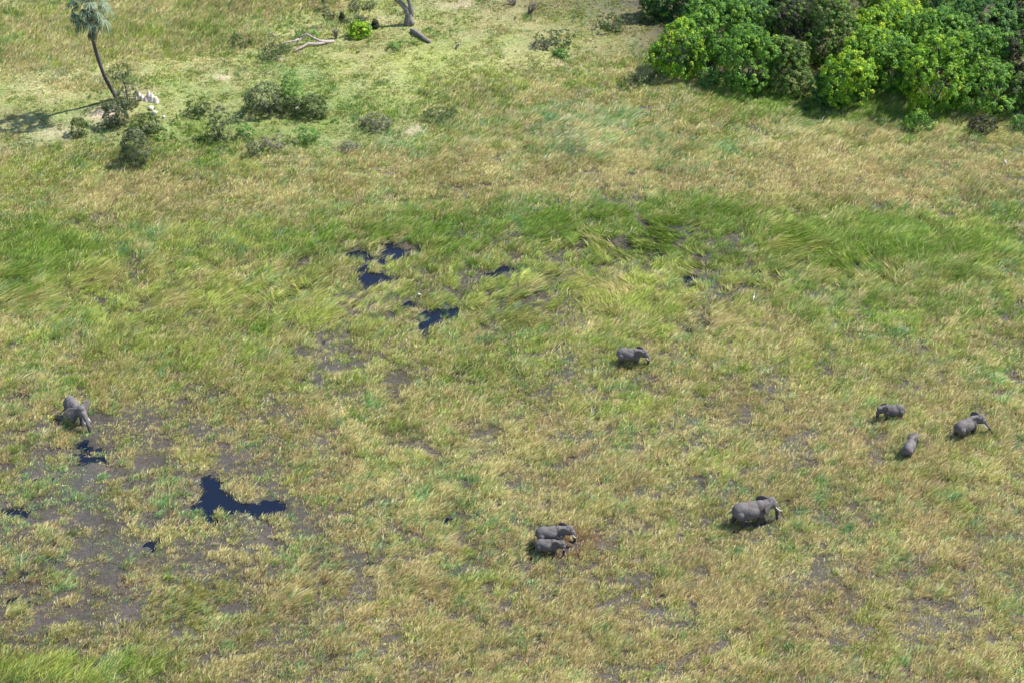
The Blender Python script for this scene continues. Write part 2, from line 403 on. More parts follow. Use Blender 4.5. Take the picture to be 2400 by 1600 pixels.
COMB = [(110, 690, 200, 40, 1.0), (760, 710, 150, 45, .9), (500, 700, 200, 40, .6), (1700, 600, 330, 80, 1.1), (1480, 560, 240, 50, .9), (1350, 690, 200, 50, .6), (1100, 720, 250, 40, .6),
        (2100, 620, 250, 50, .7), (1400, 330, 300, 45, .5), (1750, 300, 250, 40, .5), (2300, 330, 150, 40, .5), (1000, 560, 200, 40, .5), (1600, 760, 250, 40, .4),
        (250, 640, 260, 40, .5), (300, 1400, 400, 120, .35), (1000, 1300, 200, 90, .3)]

def in_view(x, y, m=1.13):
    """inside the ground area the photograph covers, plus a margin for views from a step aside"""
    dy_ = y * math.cos(PITCH) + CAM_H * math.sin(PITCH)
    up = y * math.sin(PITCH) - CAM_H * math.cos(PITCH)
    return (np.abs(x / dy_ * FPX) < 1200 * m + 60) & (up / dy_ * FPX < 800 * 1.10 + 60) & (up / dy_ * FPX > -800 * 1.14)

def grass(name, dens, region, mat, label, short=False):
    y0, y1 = 128, 326
    n = int(dens * (y1 - y0) * 200)
    x = rng.uniform(-100, 100, n); y = rng.uniform(y0, y1, n)
    m = in_view(x, y); x, y = x[m], y[m]
    I = landf(x, y)
    if region == 'marsh': m = rng.rand(len(x)) > sstep(.35, .75, I)
    else: m = rng.rand(len(x)) < sstep(.35, .75, I)
    x, y = x[m], y[m]
    Z, pool, fl, I = gz(x, y, True)
    rank = np.clip(blobs(x, y, [(330, 85, 300, 55, 1.0), (560, 15, 190, 40, 1.2), (100, 120, 190, 50, 1.0), (1330, 280, 330, 80, 1.2), (1750, 260, 400, 60, 1.2), (2250, 300, 250, 50, 1.2), (250, 385, 260, 30, .9), (40, 30, 120, 40, .8), (250, 215, 120, 20, .8)]), 0, 1.2)  # rank tall grass on dry land
    bare = np.clip(blobs(x, y, [(250, 293, 42, 13, 1.0), (990, 320, 55, 12, .85), (855, 372, 40, 10, .75), (530, 197, 26, 5, 1.2), (130, 330, 45, 14, .4), (1640, 158, 40, 10, 1.0), (1560, 22, 60, 20, .7), (1310, 162, 25, 6, .6)]), 0, 1)
    tall = fbm(x, y, 2.6, 91, 3); big = fbm(x, y, 9, 92, 3)
    keep = (1 - .94 * sstep(.10, .75, pool + .45 * fbm(x, y, 1.3, 99, 3)) * (pool > .02)) * (1 - .52 * fl)
    if region == 'marsh':
        wetz = np.clip(blobs(x, y, FLECK), 0, 1)
        keep *= np.clip(.75 + .5 * tall + .2 * big + .3 * (1 - wetz), .4, 1)
    else:
        keep *= (1 - .9 * bare) * np.clip(.7 + .5 * tall, .25, 1)
    for ex, ey, er in ELE:
        keep *= sstep(er * .15, er * .45, np.hypot(x - ex, y - ey))
    m = rng.rand(len(x)) < keep
    x, y, Z, pool, fl, I, rank, tall, big = [a[m] for a in (x, y, Z, pool, fl, I, rank, tall, big)]
    comb = np.clip(blobs(x, y, COMB), 0, 1) * sstep(-.2, .6, fbm(x, y, 3.2, 93, 4) + .15)
    comb = np.clip(comb * .85 + .30 * fl, 0, 1)
    col, ki = pickcol(x, y)
    nb = 11 if not short else 7
    T = len(x)
    if short:
        h = (0.15 + .80 * rank + .10 * tall + .30 * sstep(.35, .8, fbm(x, y, 1.8, 98, 3))) * rng.uniform(.6, 1.35, T)
    else:
        lush = np.clip(blobs(x, y, [(60, 590, 200, 80, 1), (2200, 560, 350, 90, 1), (150, 1580, 250, 50, 1), (850, 500, 250, 60, .6)]), 0, 1)
        wz = np.clip(blobs(x, y, FLECK), 0, 1); grn = np.clip(blobs(x, y, [(600, 680, 900, 170, 1), (1700, 620, 800, 140, 1), (1500, 320, 700, 60, .8)]), 0, 1); h = np.clip(0.68 + .40 * tall + .18 * big + .25 * lush + .8 * np.clip(blobs(x, y, [(120, 1590, 260, 45, 1)]), 0, 1) - .16 * wz + .35 * grn, .25, 1.6) * rng.uniform(.65, 1.25, T)
        h = h * np.where(np.isin(ki, [PK.index('rust'), PK.index('dark')]), .75, 1.0)
    h = h * (1 - .72 * fl) * (1 - .15 * sstep(0, .3, pool))
    # combed-down mats and wind lean
    ang = 0.15 + 1.1 * fbm(x, y, 3.5, 94, 4)
    flip = np.where(fbm(x, y, 14, 95, 2) > -.1, 0, math.pi)
    ld = ang * (.6 + .4 * comb) + flip * (comb > .35)
    wind = np.array([math.cos(.25), math.sin(.25)])
    N = T * nb
    R = lambda a: np.repeat(a, nb, axis=0)
    # tuft centre offsets
    spread = 0.11 if short else 0.14
    ox, oy = rng.normal(0, spread, N), rng.normal(0, spread, N)
    bx, by = R(x) + ox, R(y) + oy
    bz = R(Z) - .03
    c_ = R(comb)
    # direction: up + splay + lean
    el_up = rng.normal(0, 1, N)
    hx = .24 * wind[0] * (1 - c_) + 1.9 * c_ * np.cos(R(ld)) + ox / spread * .22 + rng.normal(0, .16, N) * (1 + .8 * c_)
    hy = .24 * wind[1] * (1 - c_) + 1.9 * c_ * np.sin(R(ld)) + oy / spread * .22 + rng.normal(0, .16, N) * (1 + .8 * c_)
    hz = 1.0 - .25 * c_
    hz = np.full(N, 1.0) * hz
    Ln = np.sqrt(hx ** 2 + hy ** 2 + hz ** 2); D = np.stack([hx / Ln, hy / Ln, hz / Ln], 1)
    L = R(h) * rng.uniform(.6, 1.15, N) * (1 + .95 * c_)
    Wd = (.044 if short else .047) * rng.uniform(.6, 1.35, N) * (1 - .12 * c_)
    far = sstep(200, 300, by); Wd = Wd * (1 + .30 * far)
    ra = rng.uniform(0, math.pi, N)
    rv = np.stack([np.cos(ra), np.sin(ra), np.zeros(N)], 1)
    upv = np.array([0, 0, 1.])[None]
    rv = rv * (1 - .6 * c_[:, None]) + upv * .5 * c_[:, None] + rng.normal(0, .15, (N, 3))
    Wv = np.cross(D, rv); Wv /= (np.linalg.norm(Wv, axis=1, keepdims=True) + 1e-6)
    P = np.stack([bx, by, bz], 1)
    mid = P + D * (L * .55)[:, None]
    tipd = D * np.array([1.0, 1.0, .62])[None] + np.stack([.38 * wind[0] * np.ones(N), .38 * wind[1] * np.ones(N), np.zeros(N)], 1)
    tip = mid + tipd * (L * .5)[:, None]
    tip[:, 2] = np.maximum(tip[:, 2], bz + .06)
    V = np.empty((N, 5, 3), np.float32)
    w_ = Wv * (Wd * .5)[:, None]
    V[:, 0] = P - w_ * .8; V[:, 1] = P + w_ * .8; V[:, 2] = mid + w_; V[:, 3] = mid - w_; V[:, 4] = tip
    C = R(col) * rng.uniform(.72, 1.22, N)[:, None]
    tt = rng.rand(N)[:, None]
    oth = PV[rng.randint(0, len(PK), N)]
    C = np.where(tt < .03, oth, C)
    C = C * (R(rng.uniform(.82, 1.15, T) * (1 + .14 * fbm(x, y, 4.5, 97, 3))))[:, None]
    if not short:
        lit = (R(fl) * (rng.rand(N) < .75))[:, None]; C = C * (1 - lit) + (np.array([.20, .15, .115])[None] * rng.uniform(.5, 2.0, N)[:, None]) * lit
    C = C * (1 - .18 * c_)[:, None]; C = np.clip(C, 0, .85)
    i0 = (np.arange(N) * 5)[:, None]
    o = mk(name, V.reshape(-1, 3), [i0 + np.array([[0, 1, 2, 3]]), i0 + np.array([[3, 2, 4]])], mat, np.repeat(C, 5, 0))
    tag(o, label, 'grass', kind='stuff')
    print(name, 'tufts', T, 'blades', N)
    return o

grass('marsh_grass', 15.0, 'marsh', M_marsh, 'tall tufted sedge and grass standing in the wet flood plain')
grass('meadow_grass', 19.0, 'land', M_turf, 'short yellow-green grass covering the dry ground beyond the marsh', short=True)

# ------------------------------------------------------------------ foliage tools
def leafset(P, N_, size, aspect, cols, rs=.45, jit=.25):
    """one rhombic leaf per point"""
    n = len(P); nn = N_ + rng.normal(0, rs, (n, 3)); nn /= np.linalg.norm(nn, axis=1, keepdims=True) + 1e-9
    r = rng.normal(0, 1, (n, 3)); t = np.cross(nn, r); t /= np.linalg.norm(t, axis=1, keepdims=True) + 1e-9
    b = np.cross(nn, t)
    s = size * rng.uniform(1 - jit, 1 + jit, n)[:, None]
    V = np.empty((n, 4, 3)); V[:, 0] = P - t * s * .5; V[:, 1] = P + b * s * aspect * .5 + nn * s * .06; V[:, 2] = P + t * s * .5; V[:, 3] = P - b * s * aspect * .5 + nn * s * .06
    i0 = (np.arange(n) * 4)[:, None] + np.arange(4)[None]
    return V.reshape(-1, 3), i0, np.repeat(cols, 4, 0)

def crown_points(lobes, nros, rr, nleaf, up=.5, fill=.12, lo=-.55):
    """rosette centres on the outer faces of overlapping lobes, leaves around each"""
    C = np.array([l[0] for l in lobes]); Rr = np.array([l[1] for l in lobes])
    area = (Rr[:, 0] * Rr[:, 1] + Rr[:, 2] * Rr[:, 0]) ; pr = area / area.sum()
    k = rng.choice(len(lobes), nros * 2, p=pr)
    d = rng.normal(0, 1, (nros * 2, 3)); d /= np.linalg.norm(d, axis=1, keepdims=True)
    d[:, 2] = np.where(d[:, 2] < lo, -d[:, 2], d[:, 2])
    rad = rng.uniform(.86, 1.06, nros * 2); f = rng.rand(nros * 2) < fill; rad[f] = rng.uniform(.45, .85, f.sum())
    P = C[k] + d * Rr[k] * rad[:, None]
    ok = np.ones(len(P), bool)
    for j in range(len(lobes)):
        q = np.linalg.norm((P - C[j]) / Rr[j], axis=1); ok &= (q > .80) | (k == j)
    P, d = P[ok][:nros], d[ok][:nros]
    keepz = P[:, 2] > .05; P, d = P[keepz], d[keepz]
    n = len(P)
    L = rng.normal(0, 1, (n, nleaf, 3)); L /= np.linalg.norm(L, axis=2, keepdims=True)
    od = d * .7 + np.array([0, 0, up]); od /= np.linalg.norm(od, axis=1, keepdims=True)
    dot = (L * od[:, None]).sum(2, keepdims=True); L = np.where(dot < -.2, -L, L)
    rs = rr * rng.uniform(.65, 1.3, n)
    pts = P[:, None] + L * rs[:, None, None] * rng.uniform(.55, 1.0, (n, nleaf, 1))
    nr = L * .8 + od[:, None] * .6
    return pts.reshape(-1, 3), nr.reshape(-1, 3), np.repeat(np.arange(n), nleaf), P

def tube(pts, radii, seg=7, cap=True):
    pts = [Vector(p) for p in pts]; V = []; F4 = []; F3 = []
    prev = None
    for i, p in enumerate(pts):
        t = (pts[min(i + 1, len(pts) - 1)] - pts[max(i - 1, 0)]).normalized()
        if prev is None:
            a = t.orthogonal().normalized()
        else: a = (prev - t * prev.dot(t)).normalized()
        prev = a; b = t.cross(a)
        for k in range(seg):
            th = 2 * math.pi * k / seg
            V.append(p + (a * math.cos(th) + b * math.sin(th)) * radii[i] * (1 + .12 * math.sin(k * 2.3 + i)))
    n = len(pts)
    for i in range(n - 1):
        for k in range(seg):
            k2 = (k + 1) % seg
            F4.append((i * seg + k, i * seg + k2, (i + 1) * seg + k2, (i + 1) * seg + k))
    if cap:
        for i, rev in ((0, True), (n - 1, False)):
            V.append(pts[i]); c = len(V) - 1
            for k in range(seg):
                k2 = (k + 1) % seg
                F3.append((c, i * seg + k2, i * seg + k) if rev else (c, i * seg + k, i * seg + k2))
    return np.array([tuple(v) for v in V]), F4, F3

def merge(parts):
    V = []; F4 = []; F3 = []; o = 0
    for v, f4, f3 in parts:
        V.append(v); F4 += [tuple(i + o for i in f) for f in f4]; F3 += [tuple(i + o for i in f) for f in f3]; o += len(v)
    return np.concatenate(V), F4, F3
def tubes(name, specs, mat, parent=None, seg=7):
    V, F4, F3 = merge([tube(p, r, seg) for p, r in specs])
    return mk(name, V, [np.array(F4), np.array(F3)], mat, parent=parent, smooth=True)

def curve(a, b, bend, n=6):
    a, b = Vector(a), Vector(b); o = []
    for i in range(n):
        t = i / (n - 1); o.append(a.lerp(b, t) + Vector(bend) * math.sin(math.pi * t))
    return o

def stems(R, Hh, n, r0, top=.75, base=.12):
    sp = []
    for i in range(n):
        a = 2 * math.pi * i / n + random.uniform(-.4, .4); q = random.uniform(.25, .7)
        b0 = (math.cos(a) * base, math.sin(a) * base, -.15)
        e = (math.cos(a) * R * q, math.sin(a) * R * q, Hh * random.uniform(.5, top))
        p = curve(b0, e, (random.uniform(-.1, .1) * R, random.uniform(-.1, .1) * R, .05 * Hh), 5)
        sp.append((p, [r0 * (1 - .75 * k / 4) for k in range(5)]))
        for _ in range(2):
            k = random.choice((2, 3)); s = p[k]; e2 = s + Vector((random.uniform(-.4, .4) * R, random.uniform(-.4, .4) * R, random.uniform(.1, .3) * Hh))
            sp.append((curve(s, e2, (0, 0, .03), 3), [r0 * .4, r0 * .25, r0 * .1]))
    return sp

LEAFC = {
    'bright': [srgb(126, 164, 34), srgb(104, 148, 30), srgb(152, 178, 38), srgb(80, 124, 32)],
    'yellow': [srgb(134, 172, 30), srgb(118, 158, 28), srgb(164, 182, 38), srgb(86, 130, 32)],
    'green':  [srgb(98, 142, 44), srgb(80, 124, 42), srgb(126, 162, 50), srgb(62, 104, 38)],
    'deep':   [srgb(72, 116, 52), srgb(60, 98, 46), srgb(94, 134, 62), srgb(48, 82, 40)],
    'mixed':  [srgb(112, 142, 60), srgb(134, 148, 88), srgb(90, 124, 50), srgb(150, 158, 96)],
    'dusk':   [srgb(68, 80, 50), srgb(80, 78, 60), srgb(58, 76, 42), srgb(96, 94, 74)],
    'silver': [srgb(88, 104, 62), srgb(112, 122, 86), srgb(66, 84, 46), srgb(140, 146, 116)],
    'olive':  [srgb(86, 108, 54), srgb(104, 122, 70), srgb(64, 86, 42), srgb(122, 132, 86)],
    'grey':   [srgb(128, 126, 108), srgb(146, 142, 124), srgb(108, 116, 88), srgb(100, 98, 86)],
    'weed':   [srgb(120, 166, 76), srgb(98, 148, 66), srgb(144, 180, 84), srgb(88, 130, 62)],
}
def leaf_cols(kind, ridx, nros, mixg=0.0):
    p = np.array(LEAFC[kind]); base = p[rng.choice(4, nros, p=[.4, .3, .15, .15])] * rng.uniform(.8, 1.2, nros)[:, None]
    if mixg:
        sw = rng.rand(nros) < mixg; base[sw] = np.array(LEAFC['green'])[rng.randint(0, 4, sw.sum())]
    return np.clip(base[ridx] * rng.uniform(.75, 1.25, len(ridx))[:, None], 0, .8)

def bush(name, px, py, rx, ry, kind, label, cat='tree', basepx=None, group=None, leaf=.26, rr=.38, dens=1.0, lob=6, mat=None, depth=None, asp=.62, nleaf=22, lift=0.0, trunk=True, parts=('crown', 'trunk'), fill=.15, sprawl=1.0, lo=-.95):
    """crown centred at photo pixel (px,py) with pixel radii; stands on the ground below it"""
    by = basepx if basepx is not None else py + ry * .92
    p = at(px, by); s = ppm(by)
    R = rx / s; cd, sd = math.cos(dep(by)), math.sin(dep(by))
    Rd = depth if depth else R * .9
    # height so that the crown top appears at py-ry:   screen rise = H*cos + back*sin
    Hh = max(.3, ((by - (py - ry)) / s - Rd * .35 * sd) / cd)
    zc = Hh * (.50 + lift * .5); rz = Hh - zc
    lobes = [((0, 0, zc), (R * .72, Rd * .72, rz * .92))]
    for i in range(lob):
        a = 2 * math.pi * i / lob + random.uniform(-.35, .35); q = random.uniform(.45, .85)
        lr = random.uniform(.28, .48)
        zz = zc + rz * random.uniform(-.55, .50) * (1 if lift < .5 else .4)
        lobes.append(((math.cos(a) * R * q, math.sin(a) * Rd * q, max(zz, lr * rz * .8)), (R * lr, Rd * lr, rz * lr * 1.15)))
    for i in range(lob):   # skirt of low growth
        a = 2 * math.pi * (i + .5) / lob
        lobes.append(((math.cos(a) * R * .5, math.sin(a) * Rd * .5, Hh * .26), (R * .42, Rd * .42, Hh * .26)))
    for i in range(max(1, lob // 3)):
        a = random.uniform(0, 6.28)
        lobes.append(((math.cos(a) * R * .25, math.sin(a) * Rd * .25, zc + rz * random.uniform(.3, .6)), (R * .4, Rd * .4, rz * .42)))
    area = 4 * math.pi * ((R * Rd) ** .8 + (R * rz) ** .8 + (Rd * rz) ** .8) / 3
    nros = int(max(10, area * dens * .42 / (rr * rr)))
    pts, nr, ri, P = crown_points(lobes, nros, rr, nleaf, fill=fill, lo=lo)
    cols = leaf_cols(kind, ri, len(P), .30 if name == 'thicket_tree' else 0)
    V, Fq, C = leafset(pts, nr, leaf, asp, cols)
    V[:, 2] = np.maximum(V[:, 2], .02)
    root = empty(name, (p[0], p[1], p[2]))
    tag(root, label, cat, group)
    mk(parts[0], V, [Fq], mat or M_leaf, C, parent=root)
    if trunk: tubes(parts[1], stems(R * .7, Hh * .62, 5, max(.03, R * .035)), M_twig if R < 2 else M_bark, parent=root, seg=6)
    return root, (R, Rd, Hh)

# ------------------------------------------------------------------ the thicket, upper right
TG = 'trees of the dense thicket'
TH = [  # px, py, rx, ry, base, palette, lobes, label
 (1592, 112, 66, 66, 172, 'bright', 7, 'bright green tree at the thicket\'s left front corner, standing slightly apart'),
 (1672, 62, 72, 62, 128, 'green', 7, 'rounded mid-green tree behind and right of the corner tree, at the thicket\'s left'),
 (1545, -12, 45, 40, 40, 'deep', 5, 'dark tree at the thicket\'s far left, cut by the top of the frame'),
 (1745, 132, 78, 72, 198, 'green', 8, 'broad glossy green tree in front, right of the gap with the pale bare soil'),
 (1842, 150, 58, 58, 206, 'mixed', 7, 'greyish green finer-leaved tree between the glossy green tree and the bright lime tree'),
 (1755, 42, 55, 45, 110, 'deep', 6, 'darker green tree behind the broad glossy green one'),
 (1858, 56, 64, 56, 128, 'dusk', 7, 'dark grey-brown tree in a hollow of the thicket, leaves dull and purplish'),
 (1945, 62, 64, 72, 150, 'mixed', 7, 'tall grey-green tree right of the dark grey-brown one'),
 (1978, 178, 66, 66, 242, 'yellow', 8, 'bright lime green tree bulging forward at the thicket\'s front edge'),
 (1935, 205, 34, 42, 245, 'deep', 4, 'small dark shaded bush on the left foot of the bright lime tree'),
 (2030, 118, 72, 58, 185, 'bright', 7, 'light green tree directly behind the bright lime front tree'),
 (2085, 48, 88, 48, 110, 'yellow', 8, 'yellow-topped tree high in the middle of the thicket'),
 (2098, 150, 58, 60, 212, 'green', 6, 'mid-green tree right of the lime front tree above a dark hollow'),
 (2185, 164, 78, 82, 246, 'bright', 9, 'large yellowish green tree leaning forward over the shaded grass'),
 (2195, 70, 90, 52, 140, 'green', 8, 'wide green tree behind the large forward-leaning one'),
 (2285, 125, 72, 62, 190, 'green', 7, 'rounded green tree with pale-tipped leaves on the thicket\'s right side'),
 (2320, 200, 82, 60, 252, 'green', 8, 'broad green tree at the right front of the thicket'),
 (2395, 218, 45, 50, 260, 'olive', 5, 'olive green tree cut by the right edge of the frame, lowest of those there'),
 (2385, 130, 48, 60, 190, 'dusk', 6, 'dark brownish grey tree at the right edge of the frame'),
 (2300, 38, 95, 48, 105, 'deep', 8, 'wide dark green tree near the top right corner'),
 (2378, 20, 60, 45, 80, 'dusk', 6, 'dark purplish brown tree in the top right corner'),
 (2215, -5, 80, 42, 60, 'deep', 7, 'bluish dark green tree cut by the top edge, left of the top right corner'),
 (2090, -12, 80, 42, 50, 'bright', 7, 'green tree cut by the top edge, above the yellow-topped one'),
 (1975, -8, 80, 42, 60, 'mixed', 7, 'grey-green tree cut by the top edge, above the tall grey-green one'),
 (1845, -10, 70, 42, 55, 'dusk', 6, 'dull grey tree cut by the top edge, above the dark hollow'),
 (1735, -8, 80, 42, 55, 'green', 7, 'green tree cut by the top edge, above the thicket\'s left part'),
 (1640, -22, 60, 42, 40, 'deep', 6, 'dark green tree cut by the top edge, nearest to the far left tree'),
]
for (px, py, rx, ry, b, k, lo, lab) in TH:
    tk = k in ('dusk', 'mixed', 'olive')
    bush('thicket_tree', px, py, rx * 1.06, ry * 1.08, k, lab, 'tree', b, TG, leaf=.19 if tk else .22, rr=.34 if tk else .40, lob=lo, dens=1.9, mat=M_dull if tk else M_leaf, nleaf=44, fill=.28)
# young shrubs before the thicket
SH = [
 (2150, 232, 24, 40, 268, 'yellow', 'slim yellow-green bush at the foot of the large leaning tree', dict()),
 (2152, 282, 32, 28, 308, 'green', 'round green bush standing alone in the pale grass before the thicket', dict()),
 (2305, 290, 36, 20, 308, 'dusk', 'low dark bush with brownish twigs right of the round green bush', dict()),
 (2392, 288, 24, 20, 308, 'weed', 'low green bush at the right edge of the frame below the thicket', dict()),
 (1655, 180, 24, 22, 204, 'weed', 'low green bush in the gap between the corner tree and the glossy tree', dict()),
 (1676, 186, 10, 12, 200, 'weed', 'small green tuft of leaves beside the low bush in the gap', dict()),
 (1545, 172, 26, 10, 186, 'silver', 'whitish grey low shrub at the foot of the thicket\'s corner tree', dict()),
 (1482, 186, 28, 18, 206, 'olive', 'grey-green low shrub left of the whitish one', dict()),
 (1520, 32, 26, 20, 52, 'olive', 'grey-green shrub in the shade left of the thicket\'s far left tree', dict()),
 (1430, 50, 38, 20, 70, 'olive', 'loose grey-green shrub on the dry slope left of the thicket', dict()),
 (1300, 88, 48, 18, 106, 'olive', 'wide low grey-green shrub on the yellow slope in the upper middle', dict()),
 (1268, 104, 22, 8, 114, 'grey', 'dark flat shrub at the lower left foot of the wide low shrub', dict()),
 (1315, 124, 18, 9, 134, 'weed', 'small green shrub below the wide low shrub', dict()),
 (1735, 205, 0, 0, 0, None, '', {}),
]
for (px, py, rx, ry, b, k, lab, kw) in SH:
    if not k: continue
    bush('shrub', px, py, rx, ry, k, lab, 'shrub', b, 'shrubs around the thicket', leaf=.20, rr=.26, lob=5, dens=.45 if k in ('olive', 'grey', 'silver') else 1.0, mat=M_leaf if k in ('green', 'yellow') else M_dull, nleaf=16, parts=('foliage', 'stem'))

# ------------------------------------------------------------------ shrubs on the meadow, left
SL = [
 (302, 218, 30, 26, 246, 'silver', 'twiggy silver-grey shrub around the foot of the leaning palm', .6),
 (274, 258, 34, 32, 292, 'silver', 'dense silvery shrub below the palm\'s foot, in front of the twiggy one', 1),
 (345, 288, 38, 24, 312, 'olive', 'dull grey shrub right of and below the pale termite mound', .8),
 (318, 342, 38, 44, 384, 'silver', 'dark rounded silver-leaved bush with a shadow at its left foot', 1.1),
 (188, 296, 24, 20, 316, 'olive', 'low green shrub left of the bare soil below the palm', .7),
 (468, 246, 30, 20, 268, 'olive', 'low grey-brown shrub between the termite mound and the big thicket bush', .7),
 (516, 284, 26, 40, 326, 'silver', 'tall narrow silver-grey shrub standing alone in the middle of the left meadow', .75),
 (625, 222, 52, 34, 262, 'silver', 'dark spreading shrub, left part of the long bush clump', 1),
 (688, 206, 28, 40, 250, 'weed', 'bright green shrub growing up through the long bush clump', .8),
 (738, 246, 34, 26, 272, 'olive', 'dark green shrub at the right end of the long bush clump', 1),
 (690, 248, 26, 20, 268, 'olive', 'low leafy shrub in the middle foot of the long bush clump', 1),
 (576, 306, 22, 14, 322, 'weed', 'small green shrub right of the tall narrow silver one', .7),
 (596, 350, 16, 20, 370, 'silver', 'small grey-green shrub low in the left meadow', .7),
 (640, 336, 28, 14, 350, 'grey', 'loose brownish shrub above and right of the small grey-green one', .5),
 (720, 312, 30, 18, 330, 'weed', 'low green shrub below the long bush clump', .5),
 (884, 284, 36, 18, 302, 'grey', 'loose grey-brown shrub alone in the upper centre meadow', .45),
 (1030, 264, 40, 9, 274, 'olive', 'flat grey-green shrub patch above the pale sandy patches', .6),
 (842, 68, 28, 18, 86, 'yellow', 'vivid yellow-green bush left of the forked dead tree', 1),
 (879, 56, 9, 11, 67, 'dusk', 'small dark round bush between the vivid bush and the forked dead tree', 1),
 (802, 38, 6, 8, 46, 'dusk', 'tiny dark bush above the vivid yellow-green bush', 1),
 (430, 0, 0, 0, 0, None, '', 1),
 (565, 92, 30, 12, 106, 'olive', 'low dark green shrub left of the fallen tree\'s top', .5),
 (720, 76, 30, 10, 88, 'weed', 'bright green low shrub behind the fallen tree', .5),
 (925, 108, 20, 8, 118, 'weed', 'low green shrub left of the lying grey log', .4),
 (820, 345, 24, 10, 356, 'grey', 'small brownish shrub left of the sandy patches', .5),
]
for (px, py, rx, ry, b, k, lab, dn) in SL:
    if not k: continue
    br = k in ('yellow',)
    bush('shrub', px, py, rx, ry, k, lab, 'shrub', b, 'shrubs on the meadow', leaf=.22 if br else .17, rr=.28 if rx > 15 else .16, lob=6 if rx > 15 else 3, mat=M_leaf if br else M_dull, nleaf=20, dens=dn * 1.5, asp=.55, parts=('foliage', 'stem'), fill=.3)

# small umbrella tree by the palm
def small_tree(px, by, cx, cy, rx, ry, kind, label, name='small_tree', leaf=.17, n=1.0, thick=.10):
    p = at(px, by); s = ppm(by); cd, sd = math.cos(dep(by)), math.sin(dep(by))
    Hc = (by - cy) / s / cd; R = rx / s; rz = max(.25, ry / s / cd * .8); ox = (cx - px) / s
    root = tag(empty(name, p), label, 'tree')
    tr = curve((0, 0, -.1), (ox, 0, Hc), (.15, 0, 0), 6)
    sp = [(tr, [thick * (1.25 - .8 * k / 5) for k in range(6)])]
    for i in range(6):
        a = i * 1.05; st = tr[random.choice((3, 4))]
        sp.append((curve(st, (ox + math.cos(a) * R * .7, math.sin(a) * R * .7, Hc + random.uniform(-.2, .5) * rz), (0, 0, -.1), 4), [thick * .5, thick * .35, thick * .22, thick * .1]))
    tubes('trunk', sp, M_bark, parent=root, seg=6)
    lob = [((ox, 0, Hc), (R * .6, R * .6, rz * .8))]
    for i in range(6):
        a = i * 1.05 + .3; lob.append(((ox + math.cos(a) * R * .6, math.sin(a) * R * .6, Hc + random.uniform(-.4, .3) * rz), (R * .38, R * .38, rz * .5)))
    nros = int(max(12, 20 * n * (R * R + R * rz)))
    pts, nr, ri, P = crown_points(lob, nros, .26, 14, lo=-1)
    V, Fq, C = leafset(pts, nr, leaf, .5, leaf_cols(kind, ri, len(P)))
    mk('crown', V, [Fq], M_dull, C, parent=root)
    return root
small_tree(300, 240, 290, 170, 32, 26, 'olive', 'small flat-topped tree with a bare stem rising behind the leaning palm\'s foot')
for (px, by, cx, cy, rx, ry, k, lab) in [
    (764, 64, 767, 32, 9, 26, 'silver', 'thin upright sapling standing left of the vivid yellow-green bush'),
    (776, 46, 780, 36, 7, 9, 'dusk', 'short leafy sapling just right of the thin upright one'),
    (838, 52, 830, 16, 14, 22, 'silver', 'open grey-leaved sapling above the vivid yellow-green bush'),
    (862, 44, 866, 14, 18, 12, 'olive', 'spreading sapling left of the forked dead tree'),
    (756, 24, 762, 2, 8, 10, 'silver', 'sapling cut by the top edge above the thin upright one')]:
    small_tree(px, by, cx, cy, rx, ry, k, lab, name='sapling', n=2.0, thick=.05)

# low weeds: nobody could count them
def weeds(name, spots, kinds, label, leaf=.16, per=60, h=.45, mat=None):
    PP, NN, CC = [], [], []
    for (px, py, rx, ry, dn) in spots:
        c = at0(px, py); s = ppm(py); RX = rx / s; RY = ry / s / math.sin(dep(py))
        n = int(math.pi * RX * RY * dn)
        if n < 1: n = 1
        a = rng.uniform(0, 6.283, n); q = np.sqrt(rng.rand(n)) * (1 + .3 * np.sin(a * 3 + px))
        x = c[0] + np.cos(a) * q * RX; y = c[1] + np.sin(a) * q * RY
        z = gz(x, y)
        kk = kinds[rng.randint(len(kinds))]; p4 = np.array(LEAFC[kk])
        hh = h * rng.uniform(.5, 1.3, n); R0 = .30 * rng.uniform(.6, 1.3, n)
        L = rng.normal(0, 1, (n, per, 3)); L /= np.linalg.norm(L, axis=2, keepdims=True); L[:, :, 2] = np.abs(L[:, :, 2])
        P = np.stack([x, y, z], 1)[:, None] + L * np.stack([R0, R0, hh], 1)[:, None] * rng.uniform(.4, 1, (n, per, 1))
        PP.append(P.reshape(-1, 3)); NN.append(L.reshape(-1, 3))
        CC.append((p4[rng.randint(0, 4, n)][:, None] * rng.uniform(.75, 1.2, (n, per, 1))).reshape(-1, 3))
    V, Fq, C = leafset(np.concatenate(PP), np.concatenate(NN), leaf, .5, np.concatenate(CC))
    return tag(mk(name, V, [Fq], mat or M_dull, C), label, 'ground cover', kind='stuff')
